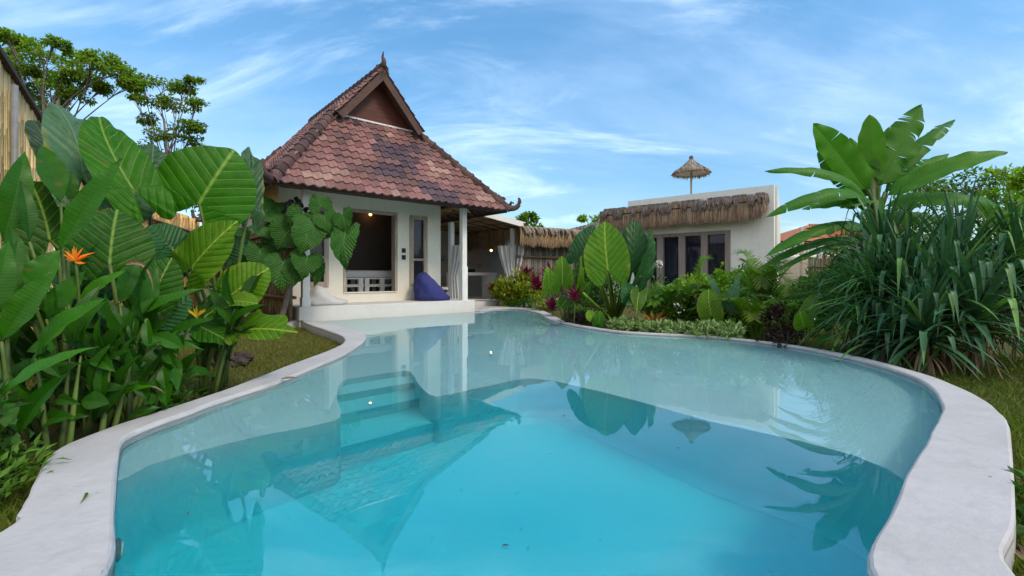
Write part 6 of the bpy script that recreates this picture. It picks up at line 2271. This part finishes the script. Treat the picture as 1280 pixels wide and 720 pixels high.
def lawn_patch(x0, x1, y0, y1, n, hgt, tint, bare=.35):
    x, y = rg.uniform(x0, x1, n), rg.uniform(y0, y1, n)
    pn = np.sin(x * 2.3 + 1.7 * np.sin(y * 1.1)) + np.sin(y * 3.1 + x)
    keep = [i for i in range(n) if not inside((x[i], y[i]), OUT) and (pn[i] > -.6 or rg.rand() > bare)]
    x, y = x[keep], y[keep]
    k = len(x)
    h_ = hgt * rg.uniform(.5, 1.4, k)
    a = rg.uniform(0, 2 * PI, k)
    w = .0035 + .002 * rg.rand(k)
    ln = rg.uniform(.2, .9, k)[:, None] * h_[:, None]
    V = np.zeros((k, 4, 3))
    b = np.stack([x, y, np.full(k, GZ)], 1)
    dx = np.stack([np.cos(a), np.sin(a), np.zeros(k)], 1)
    V[:, 0] = b - dx * w[:, None]; V[:, 1] = b + dx * w[:, None]
    a2 = rg.uniform(0, 2 * PI, k)
    lean = np.stack([np.cos(a2), np.sin(a2), np.zeros(k)], 1) * ln
    V[:, 2] = b + lean * .45 + np.array([0, 0, 1]) * (h_ * .65)[:, None] + dx * w[:, None] * .6
    V[:, 3] = b + lean + np.array([0, 0, 1]) * h_[:, None]
    fs = []
    for i in range(k):
        fs += [(i * 4, i * 4 + 1, i * 4 + 2), (i * 4, i * 4 + 2, i * 4 + 3)]
    t = np.array(tint) * rg.uniform(.55, 1.4, (k, 1)) * np.hstack([1 + rg.uniform(-.1, .45, (k, 1)), np.ones((k, 2))])
    gm.add(V.reshape(-1, 3), fs, None, np.repeat(t, 4, axis=0))


lawn_patch(-5.2, -2.2, 3.4, 10, 30000, .035, (1.05, .95, .9))
lawn_patch(-3.0, -1.8, .8, 2.6, 5000, .05, (1, 1.3, .9))
lawn_patch(1.4, 3.6, .8, 4.0, 14000, .07, (.9, 1.15, .8))
lawn_patch(3.0, 6.5, 2.6, 6.0, 14000, .06, (.7, .9, .7))
lawn_patch(2.0, 6.5, 6.0, 11, 22000, .045, (1, 1.05, .85))
tag(gm.build('lawn_grass', M['grass'], None, False), 'short patchy lawn grass around the pool', 'grass', None, 'stuff')
rs = random.Random(10)
litter = MB()
for k in range(90):          # fallen leaves beside the right coping
    x, y = rs.uniform(1.75, 2.9), rs.uniform(1.3, 3.2)
    if inside((x, y), OUT): continue
    a = rs.uniform(0, 6.28)
    d = Vector((math.cos(a), math.sin(a), rs.uniform(-.1, .2)))
    P = Vector((x, y, GZ + .03))
    strap(litter, P, P + d * .04 + Vector((0, 0, .02)), P + d * rs.uniform(.06, .12), .03, Vector((0, 0, 1)), .5, 4, (rs.uniform(.3, .9),) * 3)
tag(litter.build('leaf_litter', M['dry']), 'dry fallen leaves in the grass beside the right coping', 'leaf litter', None, 'stuff')
bush('weed_clump', 'low green weeds in the grass along the right coping', 'weeds', (2.25, 1.75, GZ), (.35, .5, .12), 500, .06, .03, M['deep'], 171, lift=.06, up=.5, clumps=18, stems=10, stem_r=.003, tint=(1.1, 1.3, 1))
for k, (px, py, lab, s) in enumerate(((108, 616, 'thin green leaf lying on the left coping', .12), (352, 474, 'brown fallen leaf on the middle of the left coping', .14))):
    P = G(px, py, TOP + .004)
    mb = MB()
    d = Vector((.5, -.8, 0)) if k == 0 else Vector((1, .25, 0))
    strap(mb, P, P + d * s * .5 + Vector((.02, 0, .012)), P + d * s, .012 if k == 0 else .06, Vector((0, 0, 1)), .4, 6, (1, 1, 1) if k else (.6, .8, .3))
    tag(mb.build('fallen_leaf', M['dry'] if k else M['weed']), lab, 'leaf', 'leaves fallen on the coping')

# round lamp let into the left pool wall
k = min(range(len(IN)), key=lambda i: abs(IN[i][1] - 1.78) + (10 if IN[i][0] > 0 else 0))
a_, b_ = Vector((*IN[k - 1], 0)), Vector((*IN[(k + 1) % len(IN)], 0))
tn = (b_ - a_).normalized(); nn = Vector((-tn.y, tn.x, 0))
c = Vector((*IN[k], -.30))
pl = thing('pool_lamp', c, 'small round unlit lamp let into the left wall of the pool', 'pool lamp')
mb = MB(); mb.tube([c - nn * .02, c + nn * .012, c + nn * .02], [.07, .07, .055], 24); mb.build('rim', M['steel'], pl)
mb = MB(); mb.tube([c + nn * .018, c + nn * .027, c + nn * .03], [.05, .045, .02], 24); mb.build('lens', M['white'], pl)

for k, (px, py, lab) in enumerate(((628, 682, 'dark speck of leaf floating in the middle of the near water'), (705, 520, 'dark speck of leaf floating over the edge of the deep water'), (850, 560, 'speck of leaf floating between the parasol and banana reflections'), (236, 640, 'small dark speck of leaf floating near the left wall'))):
    c = G(px, py, .003)
    mb = MB()
    d = Vector((math.cos(k * 1.7), math.sin(k * 1.7), 0))
    strap(mb, c, c + d * .012 + Vector((0, 0, .003)), c + d * .026, .011, Vector((0, 0, 1)), .3, 4, (.3, .3, .2))
    tag(mb.build('floating_leaf', M['dry']), lab, 'leaf', 'specks of leaf floating on the pool')
